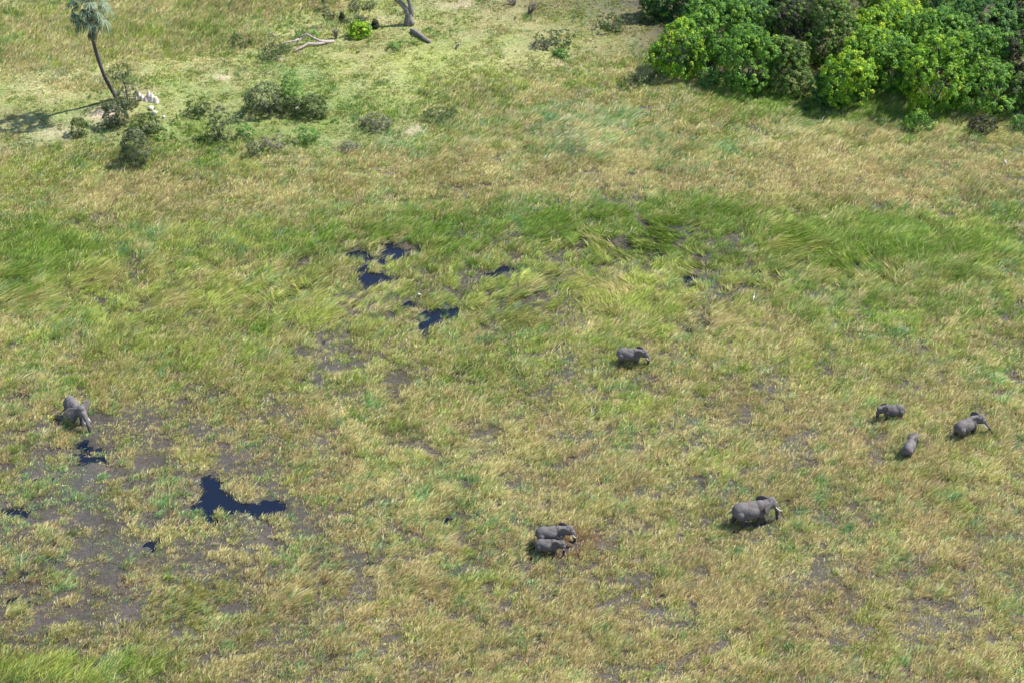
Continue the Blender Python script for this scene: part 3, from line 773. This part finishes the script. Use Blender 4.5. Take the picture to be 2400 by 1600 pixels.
weeds('green_weeds', [(1790, 222, 70, 16, 2.2), (1870, 232, 60, 18, 2.0), (1925, 262, 55, 14, 2.4), (2040, 255, 80, 12, 2.2), (1740, 200, 40, 10, 2.0), (2240, 275, 60, 14, 1.6), (2350, 272, 60, 12, 1.8), (2190, 285, 50, 10, 1.0),
                      (2010, 300, 60, 10, 1.2), (2380, 320, 40, 12, 1.2), (400, 330, 80, 24, .9), (440, 290, 50, 20, .9), (560, 350, 80, 20, .5), (640, 300, 80, 20, .5), (790, 300, 60, 16, .6), (1010, 92, 60, 14, .6), (1050, 62, 60, 10, .7),
                      (900, 118, 60, 14, .5), (330, 330, 60, 20, .7), (230, 250, 30, 10, .8), (650, 70, 40, 10, .9), (520, 130, 50, 14, .4), (330, 405, 70, 10, .6), (780, 220, 30, 10, .4), (850, 340, 60, 14, .3)],
      ['weed', 'weed', 'deep', 'green'], 'leafy green weeds spreading low over the dry ground', per=34, h=.5)
rs = random.Random(3)
spots = []
for _ in range(330):
    px = rs.uniform(60, 1560); py = rs.uniform(10, 400)
    if py > 430 - (px - 900) * .35 and px > 900: continue
    spots.append((px, py, rs.uniform(5, 20), rs.uniform(3, 7), rs.uniform(.5, 1.1)))
for _ in range(60): spots.append((rs.uniform(1150, 1560), rs.uniform(20, 230), rs.uniform(8, 30), rs.uniform(4, 9), rs.uniform(.6, 1.2)))
weeds('grey_scrub', spots, ['olive', 'grey', 'silver', 'olive', 'weed', 'deep'], 'scattered low grey-green scrub tufts dotting the dry meadow', per=22, h=.38, leaf=.15)

# ------------------------------------------------------------------ leaning palm
def palm():
    b = at(276, 232); root = tag(empty('fan_palm', b), 'tall leaning fan palm with a thin curved dark trunk and drooping grey-green fans', 'palm')
    s = ppm(232); cd, sd = math.cos(dep(232)), math.sin(dep(232))
    # trunk as seen: pixel offsets from the base; leans left, and a little towards the viewer
    prof = [(276, 236, 0), (262, 212, -.1), (243, 176, -.3), (228, 134, -.7), (220, 100, -1.1), (214, 62, -1.5), (209, 22, -1.9), (206, -2, -2.1)]
    pts = []
    for px, py, yy in prof:
        x = (px - 276) / s; up = (232 - py) / s
        z = (up - yy * sd) / cd
        pts.append((x, yy, z))
    # refine by projecting
    out = []
    for (px, py, yy), p in zip(prof, pts):
        X_, Y_, Z_ = b[0] + p[0], b[1] + yy, b[2] + p[2]
        for _ in range(6):
            d_ = Y_ * math.cos(PITCH) + (CAM_H - Z_) * math.sin(PITCH)
            u_ = Y_ * math.sin(PITCH) - (CAM_H - Z_) * math.cos(PITCH)
            X_ += ((px - 1200) - X_ / d_ * FPX) * d_ / FPX
            Z_ += ((800 - py) - u_ / d_ * FPX) * d_ / FPX / cd
        out.append(Vector((X_ - b[0], Y_ - b[1], Z_ - b[2])))
    # smooth resample
    P = []
    for i in range(len(out) - 1):
        for t in (0, .33, .66): P.append(out[i].lerp(out[i + 1], t))
    P.append(out[-1])
    n = len(P)
    for _ in range(2): P = [P[0]] + [(P[i - 1] + P[i] * 2 + P[i + 1]) / 4 for i in range(1, n - 1)] + [P[-1]]
    tubes('trunk', [(P, [.30 - .06 * min(1, i / 4) + (.10 * math.exp(-((i / (n - 1) - .72) / .12) ** 2)) for i in range(n)])], M_palm, parent=root, seg=9)
    top = P[-1]
    def frond(origin, az, el, L, fan, droop, cols, sk=1.0):
        d = Vector((math.cos(az) * math.cos(el), math.sin(az) * math.cos(el), math.sin(el)))
        pet = [origin + d * (L * t) + Vector((0, 0, -droop * (L * t) ** 2 * .16)) for t in (0, .35, .7, 1)]
        V1, F4, F3 = tube(pet, [.045, .035, .028, .022], 4, False)
        e = pet[-1]; dd = (pet[-1] - pet[-2]).normalized(); side = dd.cross(Vector((0, 0, 1)))
        if side.length < .1: side = Vector((1, 0, 0))
        side.normalize(); nrm = side.cross(dd).normalized()
        V = list(V1); Fq = [list(f) for f in F4]; C = [cols[2] * .8] * len(V1)
        m = 17
        for i in range(m):
            a = (-1 + 2 * i / (m - 1)) * 1.9
            ld = (dd * math.cos(a) + side * math.sin(a)).normalized()
            ll = fan * (1 - .12 * abs(a)) * random.uniform(.88, 1.08) 
            wv = (ld.cross(nrm)).normalized() * fan * .062
            q1 = e + ld * ll * .55 + nrm * (.05 * fan * (1 if i % 2 else -1)) + Vector((0, 0, -.07 * fan * droop))
            q2 = e + ld * ll * (.9) + Vector((0, 0, -.42 * ll * droop * random.uniform(.7, 1.3)))
            k = len(V)
            V += [np.array(e - wv * .3), np.array(e + wv * .3), np.array(q1 + wv), np.array(q1 - wv), np.array(q2)]
            Fq.append([k, k + 1, k + 2, k + 3]); Fq.append([k + 3, k + 2, k + 4, k + 4])
            c = cols[random.randint(0, 2)] * random.uniform(.75, 1.2); C += [c] * 5
        q = [f for f in Fq if len(set(f)) == 4]; t3 = [f[:3] for f in Fq if len(set(f)) == 3]
        return mk('frond', np.array([tuple(v) for v in V]), [np.array(q), np.array(t3)], M_leaf, np.array(C), parent=root)
    gcol = [srgb(96, 118, 92), srgb(70, 94, 70), srgb(126, 142, 118)]
    dcol = [srgb(128, 108, 78), srgb(104, 88, 66), srgb(148, 128, 92)]
    for i in range(34):
        az = i * 2.39996 + random.uniform(-.2, .2); el = 1.25 - 2.1 * (i / 33) + random.uniform(-.1, .1)
        frond(top + Vector((0, 0, .15)), az, el, random.uniform(1.9, 2.7), random.uniform(1.15, 1.45), 1.0 + .7 * (i / 33), gcol)
    for i in range(9):
        az = i * .7 + .3
        frond(top + Vector((0, 0, -.5 - .12 * i)), az, -.9 - .05 * i, random.uniform(.8, 1.4), .8, .7, dcol)
    mid = P[int(n * .68)]
    for i in range(7):
        az = i * .9; frond(mid + Vector((0, 0, .6 - .1 * i)), az, -.85, .45, .85, 1.0, gcol if i % 2 else dcol)
    return root
palm()

# ------------------------------------------------------------------ blobby solids (voxel remeshed)
def ico(bm, c, r, rot=None, sub=3):
    M = Matrix.Translation(Vector(c)) @ (rot or Matrix.Identity(4)) @ Matrix.Diagonal((r[0], r[1], r[2], 1))
    bmesh.ops.create_icosphere(bm, subdivisions=sub, radius=1, matrix=M)
def chain(bm, pts, step=.45, sub=2, flat=1.0):
    """tapered limb through (x,y,z,r) points"""
    for a, b in zip(pts[:-1], pts[1:]):
        A, B = Vector(a[:3]), Vector(b[:3]); L = (B - A).length; n = max(2, int(L / (min(a[3], b[3]) * step)) + 1)
        for i in range(n):
            t = i / n; c = A.lerp(B, t); r = a[3] + (b[3] - a[3]) * t
            ico(bm, c, (r, r * flat, r), sub=sub)
    c = pts[-1]; ico(bm, c[:3], (c[3],) * 3, sub=sub)
def remesh(name, bm, vox, mat, parent=None, smooth=3):
    me = bpy.data.meshes.new(name); bm.to_mesh(me); bm.free()
    o = bpy.data.objects.new(name, me); COL.objects.link(o)
    m = o.modifiers.new('r', 'REMESH'); m.mode = 'VOXEL'; m.voxel_size = vox; m.use_smooth_shade = True
    sm = o.modifiers.new('s', 'SMOOTH'); sm.factor = .5; sm.iterations = smooth
    dg = bpy.context.evaluated_depsgraph_get(); dg.update()
    me2 = bpy.data.meshes.new_from_object(o.evaluated_get(dg)); me2.name = name
    o.modifiers.clear(); o.data = me2; bpy.data.meshes.remove(me)
    me2.materials.clear(); me2.materials.append(mat)
    me2.polygons.foreach_set('use_smooth', np.ones(len(me2.polygons), bool))
    if parent: o.parent = parent
    return o

# termite mound: pale clay pinnacles beside the palm
def termite():
    p = at(342, 236); root = empty('termite_mound', p)
    tag(root, 'pale pinkish termite mound with several worn peaks right of the palm\'s foot', 'termite mound')
    bm = bmesh.new()
    for (x, y, h, r) in [(-1.0, .3, 1.15, .55), (-.55, .1, .7, .5), (.35, .1, 1.25, .55), (.75, 0, .95, .55), (1.25, -.1, .6, .5), (0, 0, .55, .55), (-1.3, .1, .6, .4)]:
        chain(bm, [(x, y, -.3, r), (x + .05, y, h * .5, r * .62), (x + .1, y, h * 1.1, r * .10)], step=.4)
    remesh('mound', bm, .05, M_clay, parent=root, smooth=1)
    for (px, py, sc, lab) in [(353, 257, .35, 'small pale clay lump just below the termite mound'), (364, 268, .42, 'second pale clay lump further below the termite mound'), (694, 257, .33, 'pale stone at the front foot of the long bush clump'), (272, 225, .25, 'little pale clay lump at the left side of the palm\'s foot'), (383, 277, .25, 'greyish stone lying in the grass right of the clay lumps')]:
        q = at(px, py); bm = bmesh.new()
        for k in range(5): ico(bm, (random.uniform(-.6, .6) * sc, random.uniform(-.5, .5) * sc, random.uniform(.1, .9) * sc), (sc * random.uniform(.5, .9), sc * .6, sc * random.uniform(.5, 1.0)), sub=2)
        o = remesh('clay_lump' if 'clay' in lab else 'stone', bm, .06, M_clay, smooth=1); o.location = q
        tag(o, lab, 'clay lump' if 'clay' in lab else 'stone')
termite()

# ------------------------------------------------------------------ dead wood
def W2(px, py, z=0.0, ref=None):
    """point whose picture position is (px,py) at z metres above the ground below"""
    g = at(px, py); p = at0(px, py, g[2] + z); return Vector(p)
def fallen():
    o = at(775, 98); root = tag(empty('fallen_tree', o), 'fallen dead tree with two bleached forking limbs and a dark leafy top lying left', 'fallen tree')
    O = Vector(o)
    def L_(pts, r): return ([W2(px, py, z) - O for px, py, z in pts], r)
    sp = [L_([(782, 97, .2), (765, 99, .35), (750, 97, .6), (735, 90, 1.0), (718, 80, 1.5), (709, 84, 1.4), (700, 92, .9)], [.22, .24, .2, .18, .17, .15, .1]),
          L_([(765, 99, .3), (745, 104, .35), (722, 103, .5), (710, 110, .4), (700, 115, .3), (688, 122, .15)], [.22, .2, .2, .19, .17, .12]),
          L_([(700, 92, 1.0), (690, 97, .9), (672, 100, .7), (655, 106, .6)], [.13, .12, .11, .07]),
          L_([(706, 90, 1.1), (698, 100, .5), (690, 110, .1)], [.12, .1, .08]),
          L_([(655, 104, .6), (640, 106, .5), (628, 116, .3), (615, 126, .1)], [.08, .07, .05, .03]),
          L_([(645, 142, .2), (652, 138, .3), (663, 143, .2)], [.05, .08, .05])]
    tubes('trunk', sp[:5], M_dead, parent=root); tubes('branch', sp[5:], M_dead, parent=root)
    lob = []
    for (px, py, r) in [(652, 112, .9), (640, 118, 1.2), (625, 128, 1.1), (668, 118, .8), (612, 140, .8), (640, 135, .9), (655, 128, .9)]:
        c = W2(px, py, .35) - O; lob.append(((c.x, c.y, max(c.z, .3)), (r, r * 1.1, r * .6)))
    pts, nr, ri, P = crown_points(lob, 190, .28, 15, lo=-.3)
    V, Fq, C = leafset(pts, nr, .17, .5, leaf_cols('olive', ri, len(P)) * .85)
    mk('foliage', V, [Fq], M_dull, C, parent=root)
fallen()
def forked():
    o = at(957, 58); O = Vector(o); root = tag(empty('dead_tree', o), 'standing grey dead tree with a thick forked trunk, cut by the top edge', 'dead tree')
    s = ppm(58) * math.cos(dep(58))
    def p(px, py, y=0.0): return ((px - 957) / ppm(58), y, (58 - py) / s - y * math.tan(dep(58)))
    sp = [([Vector(q) for q in (p(956, 62), p(957, 50), p(958, 36), p(953, 24), p(946, 14), p(936, 4), p(920, -6), p(905, -28, .3), p(890, -50, .6))], [.72, .58, .5, .42, .33, .3, .25, .16, .07]),
          ([Vector(q) for q in (p(958, 45, .1), p(964, 30, .1), p(962, 14, .1), p(958, 0, .1), p(960, -30, .3), p(966, -60, .7), p(962, -85, .9))], [.5, .42, .3, .26, .2, .12, .05]),
          ([Vector(q) for q in (p(920, -6), p(905, -10, -.3), p(893, -24, -.5))], [.16, .1, .05]),
          ([Vector(q) for q in (p(960, -30, .3), p(975, -48, 0), p(984, -66, -.2))], [.12, .08, .03]),
          ([Vector(q) for q in (p(966, 58, -.2), p(964, 52, -.1), p(963, 40, 0))], [.42, .4, .3])]
    tubes('trunk', sp[:1] + sp[1:2] + sp[4:], M_bark, parent=root, seg=10); tubes('limb', sp[2:3], M_bark, parent=root); tubes('limb', sp[3:4], M_bark, parent=root)
forked()
def log(name, pts, r, label, cat, mat=M_dead):
    o = at(pts[0][0], pts[0][1]); O = Vector(o)
    ob = tubes(name, [([W2(px, py, z) - O for px, py, z in pts], r)], mat, seg=8); ob.location = o
    return tag(ob, label, cat)
log('log', [(965, 72, .2), (975, 76, .5), (986, 84, .45), (996, 92, .35), (1008, 99, .2)], [.3, .36, .33, .3, .2], 'thick grey log lying aslant right below the forked dead tree', 'log', M_bark)
log('log', [(1068, 113, .05), (1072, 108, .35), (1077, 103, .8)], [.16, .15, .14], 'short broken stub sticking up in the yellow grass right of the grey log', 'log')
log('stick', [(997, 229, .05), (1003, 220, .4), (1003, 206, 1.2)], [.09, .08, .04], 'dark upright snag in the upper centre meadow', 'stick', M_twig)
log('stick', [(1012, 224, .1), (1018, 219, .25), (1025, 216, .3)], [.05, .08, .05], 'pale short stick lying right of the dark upright snag', 'stick')
log('stick', [(240, 293, .1), (246, 289, .15), (256, 284, .2)], [.05, .07, .04], 'pale stick on the bare soil below the palm', 'stick')
log('stick', [(632, 86, .1), (640, 82, .2), (648, 86, .15)], [.10, .16, .12], 'grey wood piece above the fallen tree\'s leafy top', 'stick')
def deadbush(px, by, Rp, Hp, label, lean=(0, 0)):
    p = at(px, by); s = ppm(by); root = tag(empty('dead_shrub', p), label, 'dead shrub')
    R = Rp / s; Hh = Hp / s / math.cos(dep(by)); sp = []
    for i in range(26):
        a = random.uniform(0, 6.28); e = Vector((math.cos(a) * R * random.uniform(.2, 1) + lean[0], math.sin(a) * R * random.uniform(.2, 1) + lean[1], Hh * random.uniform(.4, 1)))
        c = curve((random.uniform(-.1, .1), random.uniform(-.1, .1), -.05), e, (random.uniform(-.2, .2), random.uniform(-.2, .2), .1), 5)
        sp.append((c, [.05, .04, .03, .022, .012]))
        sp.append((curve(c[2], c[3] + Vector((random.uniform(-.4, .4), random.uniform(-.4, .4), .3)), (0, 0, .05), 3), [.03, .02, .01]))
    tubes('branches', sp, M_twig, parent=root, seg=5)
deadbush(1238, 36, 24, 36, 'bare dark twiggy shrub right of the pale roots at the top centre', (.8, 0))
deadbush(1205, 12, 26, 22, 'pale bare shrub cut by the top edge left of the dark twiggy one', (-.4, 0))
deadbush(787, 92, 10, 26, 'bare twiggy shrub at the root end of the fallen tree')

# ------------------------------------------------------------------ elephants
EAR = [(0, .26), (-.16, .42), (-.42, .50), (-.70, .42), (-.86, .22), (-.86, -.10), (-.70, -.40), (-.50, -.66), (-.32, -.90), (-.20, -.70), (-.10, -.40), (-.02, -.10)]
def elephant(px, py, yaw, scale, label, head=(0, 0), ear=18, trunk='down', tusk=.6, tail='down', stride=.15, gaze=None, group='elephants wading through the marsh grass', sink=.04, fat=1.0, hs=1.12):
    """yaw: 0 = facing right (+x), positive turns away from the viewer; head=(yaw,pitch) in degrees; (px,py) = the spot on the ground below the belly"""
    g = at(px, py); g[2] = max(float(g[2]), -.17) - sink
    root = empty('elephant', g, math.radians(yaw)); root.scale = (scale,) * 3
    tag(root, label, 'elephant', group)
    bm = bmesh.new(); f = fat
    # trunk of the body
    ico(bm, (-1.02, 0, 1.72), (.62, .60 * f, .68)); ico(bm, (-.75, 0, 1.85), (.75, .58 * f, .66))
    ico(bm, (-.10, 0, 1.60), (1.15, .74 * f, .80)); ico(bm, (.10, 0, 1.80), (1.0, .55, .70))
    ico(bm, (.78, 0, 1.72), (.62, .56 * f, .80)); ico(bm, (.70, 0, 2.10), (.55, .34, .45))
    ico(bm, (-.70, 0, 2.22), (.55, .26, .30)); ico(bm, (-.1, 0, 1.35), (.95, .6 * f, .62))
    # legs
    for sy in (-1, 1):
        st = stride * sy
        chain(bm, [(.88, .34 * sy, 1.55, .32), (.90 + st * .4, .36 * sy, 1.0, .235), (.88 + st, .36 * sy, .55, .185), (.90 + st * 1.5, .36 * sy, .12, .19)])
        chain(bm, [(-1.05, .33 * sy, 1.60, .44), (-1.00 - st * .5, .36 * sy, 1.05, .30), (-1.12 - st * .9, .36 * sy, .55, .20), (-1.08 - st * 1.5, .36 * sy, .12, .20)])
        ico(bm, (.93 + st * 1.5, .36 * sy, .06), (.23, .21, .08)); ico(bm, (-1.05 - st * 1.5, .36 * sy, .06), (.24, .21, .08))
    # tail
    tl = {'down': [(-1.58, 0, 1.85, .08), (-1.72, 0, 1.4, .05), (-1.70, 0, .95, .035), (-1.70, 0, .72, .055)],
          'out': [(-1.55, 0, 1.80, .10), (-1.80, 0, 1.70, .085), (-1.95, 0, 1.55, .06), (-2.15, .02, 1.45, .04), (-2.35, .04, 1.25, .05)],
          'swing': [(-1.55, 0, 1.80, .08), (-1.78, -.12, 1.4, .05), (-2.05, -.25, 1.15, .04), (-2.25, -.35, 1.0, .075)]}[tail]
    chain(bm, tl, step=.7, sub=1)
    # head group, turned about the neck
    piv = Vector((1.15, 0, 2.02))
    HR = Matrix.Translation(piv) @ Matrix.Rotation(math.radians(head[0]), 4, 'Z') @ Matrix.Rotation(math.radians(-head[1]), 4, 'Y') @ Matrix.Translation(-piv)
    neck_to = HR @ Vector((1.55, 0, 2.05))
    chain(bm, [(.95, 0, 1.95, .52), (*((piv + neck_to) / 2), .46), (*neck_to, .40)])
    hb = bmesh.new()
    ico(hb, (1.72, 0, 2.10), (.40, .36, .46)); ico(hb, (1.80, 0, 2.32), (.30, .30, .26)); ico(hb, (1.92, 0, 1.92), (.28, .30, .34)); ico(hb, (1.72, 0, 1.70), (.28, .20, .20))
    for sy in (-1, 1):
        ico(hb, (1.95, .20 * sy, 1.86), (.18, .11, .16), sub=2); ico(hb, (1.93, .30 * sy, 2.12), (.06, .04, .05), sub=2)
    T = {'down': [(2.05, 0, 1.95, .25), (2.20, 0, 1.60, .20), (2.28, 0, 1.2, .165), (2.30, 0, .8, .135), (2.30, 0, .45, .11), (2.34, 0, .18, .09)],
         'fwd': [(2.05, 0, 1.95, .26), (2.26, 0, 1.60, .22), (2.40, 0, 1.25, .18), (2.50, 0, .90, .15), (2.60, 0, .58, .13), (2.74, 0, .32, .11)],
         'curl': [(2.05, 0, 1.95, .25), (2.25, 0, 1.60, .20), (2.38, 0, 1.25, .165), (2.40, 0, .95, .14), (2.28, 0, .72, .12), (2.08, 0, .72, .10), (1.98, 0, .88, .08)],
         'reach': [(2.05, 0, 1.95, .25), (2.28, 0, 1.66, .20), (2.50, 0, 1.38, .16), (2.72, 0, 1.12, .13), (2.95, 0, .88, .10), (3.15, 0, .62, .08)]}[trunk]
    chain(hb, T, step=.35)
    for sy in (-1, 1):
        ang = math.radians(ear)
        sheets = []
        for off in (-.028, .028):
            vs = []
            for (u, v) in EAR:
                u2, v2 = u * 1.0, v * .92
                bul = -.10 * math.sin(min(1, -u2 / .9) * math.pi)
                th = off + bul * .5; x = 1.60 + u2 * math.cos(ang) + th * math.sin(ang); y = sy * (.34 - u2 * math.sin(ang) + th * math.cos(ang)); z = 2.12 + v2
                vs.append(hb.verts.new((x, y, z)))
            sheets.append(vs)
        n = len(EAR)
        c0 = hb.verts.new(sum((v.co for v in sheets[0]), Vector()) / n + Vector((0, sy * .02, 0))); c1 = hb.verts.new(sum((v.co for v in sheets[1]), Vector()) / n + Vector((0, sy * .02, 0)))
        for i in range(n):
            j = (i + 1) % n
            hb.faces.new((c0, sheets[0][j], sheets[0][i])); hb.faces.new((c1, sheets[1][i], sheets[1][j]))
            hb.faces.new((sheets[0][i], sheets[0][j], sheets[1][j], sheets[1][i]))
        # root of the ear
        chain(hb, [(1.62, sy * .28, 2.35, .10), (1.60, sy * .30, 2.05, .11), (1.62, sy * .28, 1.85, .08)])
    HS = Matrix.Translation((1.45, 0, 2.0)) @ Matrix.Scale(hs, 4) @ Matrix.Translation((-1.45, 0, -2.0)); HR = HR @ HS
    bmesh.ops.transform(hb, matrix=HR, verts=hb.verts)
    bmesh.ops.recalc_face_normals(hb, faces=hb.faces)
    tmp = bpy.data.meshes.new('t'); hb.to_mesh(tmp); hb.free(); bm.from_mesh(tmp); bpy.data.meshes.remove(tmp)
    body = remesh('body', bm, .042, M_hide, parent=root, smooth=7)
    if tusk > 0:
        for sy in (-1, 1):
            pts = [HR @ Vector((2.02, .17 * sy, 1.80)), HR @ Vector((2.16, .21 * sy, 1.80 - .30 * tusk)), HR @ Vector((2.16 + .30 * tusk, .24 * sy, 1.80 - .62 * tusk)), HR @ Vector((2.16 + .62 * tusk, .23 * sy, 1.80 - .74 * tusk))]
            tubes('tusk', [(pts, [.060, .058, .045, .016])], M_tusk, parent=root, seg=8)
    return root

elephant(1475, 856, -6, .86, 'lone elephant facing right, trunk curled to its mouth, in the upper middle of the marsh', head=(-6, -8), ear=14, trunk='curl', tusk=.45, stride=.12)
elephant(176, 984, -60, 1.0, 'grey elephant with spread ears and swinging tail beside dark water at the left', head=(16, 4), ear=66, trunk='fwd', tusk=.62, tail='swing', stride=.12, hs=1.34)
elephant(2090, 984, 184, .76, 'young grey elephant facing left with lowered head, upper left of the right-hand trio', head=(4, -24), ear=10, trunk='fwd', tusk=0, stride=.1, fat=1.0)
elephant(2130, 1068, 64, .78, 'small grey elephant seen from behind walking away, lowest of the right-hand trio', head=(-14, -6), ear=12, trunk='down', tusk=.3, stride=.12)
elephant(2262, 1024, 34, .93, 'rightmost elephant, striding away to the right with white tusks and outstretched trunk', head=(-38, -4), ear=20, trunk='reach', tusk=.75, stride=.2)
elephant(1757, 1231, 12, 1.13, 'largest elephant, walking right alone in the lower right marsh with its tail raised', head=(8, 2), ear=30, trunk='down', tusk=.8, tail='out', stride=.30, fat=1.05)
elephant(1292, 1279, 4, .93, 'mother elephant with her trunk tip curled by white tusks, standing behind the calf', head=(-4, -6), ear=14, trunk='curl', tusk=.5, stride=.14)
elephant(1283, 1300, -3, .74, 'elephant calf pressed against the near side of its mother', head=(-14, -14), ear=16, trunk='down', tusk=.18, stride=.12, fat=1.12)

# ------------------------------------------------------------------ birds
M_white = noisy_mat('white_feathers', (.75, .75, .72), (.88, .88, .85), bump=0); M_black = noisy_mat('black_feathers', (.015, .015, .015), (.05, .045, .04), bump=0)
M_heron = noisy_mat('grey_feathers', (.38, .35, .33), (.60, .55, .50), bump=0)
def bird(name, px, py, s, yaw, mb, mw, label, upright=.5):
    g = at(px, py); g[2] = max(float(g[2]), -.17) + .45
    root = empty(name, g, math.radians(yaw)); root.scale = (s,) * 3; tag(root, label, 'bird')
    bm = bmesh.new()
    R = Matrix.Rotation(-.6 * upright, 4, 'Y')
    ico(bm, (0, 0, .55), (.34, .17, .18), R); chain(bm, [(.22, 0, .68, .12), (.30, 0, .90, .06), (.28, 0, 1.12, .055), (.36, 0, 1.24, .085)])
    chain(bm, [(.42, 0, 1.23, .04), (.62, 0, 1.18, .015)], sub=1)
    chain(bm, [(-.25, 0, .44, .10), (-.55, 0, .30, .04)], sub=1)
    for sy in (-1, 1): chain(bm, [(.0, .07 * sy, .42, .035), (.02, .07 * sy, 0, .022), (.03, .07 * sy, -.4, .022)], sub=1)
    remesh('body', bm, .03, mb, parent=root, smooth=2)
    bm = bmesh.new()
    for sy in (-1, 1): ico(bm, (-.06, .15 * sy, .56), (.34, .05, .15), R, sub=2)
    remesh('wings', bm, .03, mw, parent=root, smooth=1)
bird('egret', 983, 702, .42, 200, M_white, M_white, 'tiny white egret standing at the edge of the dark pool in the centre')
bird('stork', 1766, 712, .62, 70, M_white, M_black, 'small black-and-white bird in the green sedge of the right centre')
bird('heron', 2354, 394, .75, 120, M_heron, M_heron, 'pale grey heron standing in the tawny grass near the right edge', 1.2)
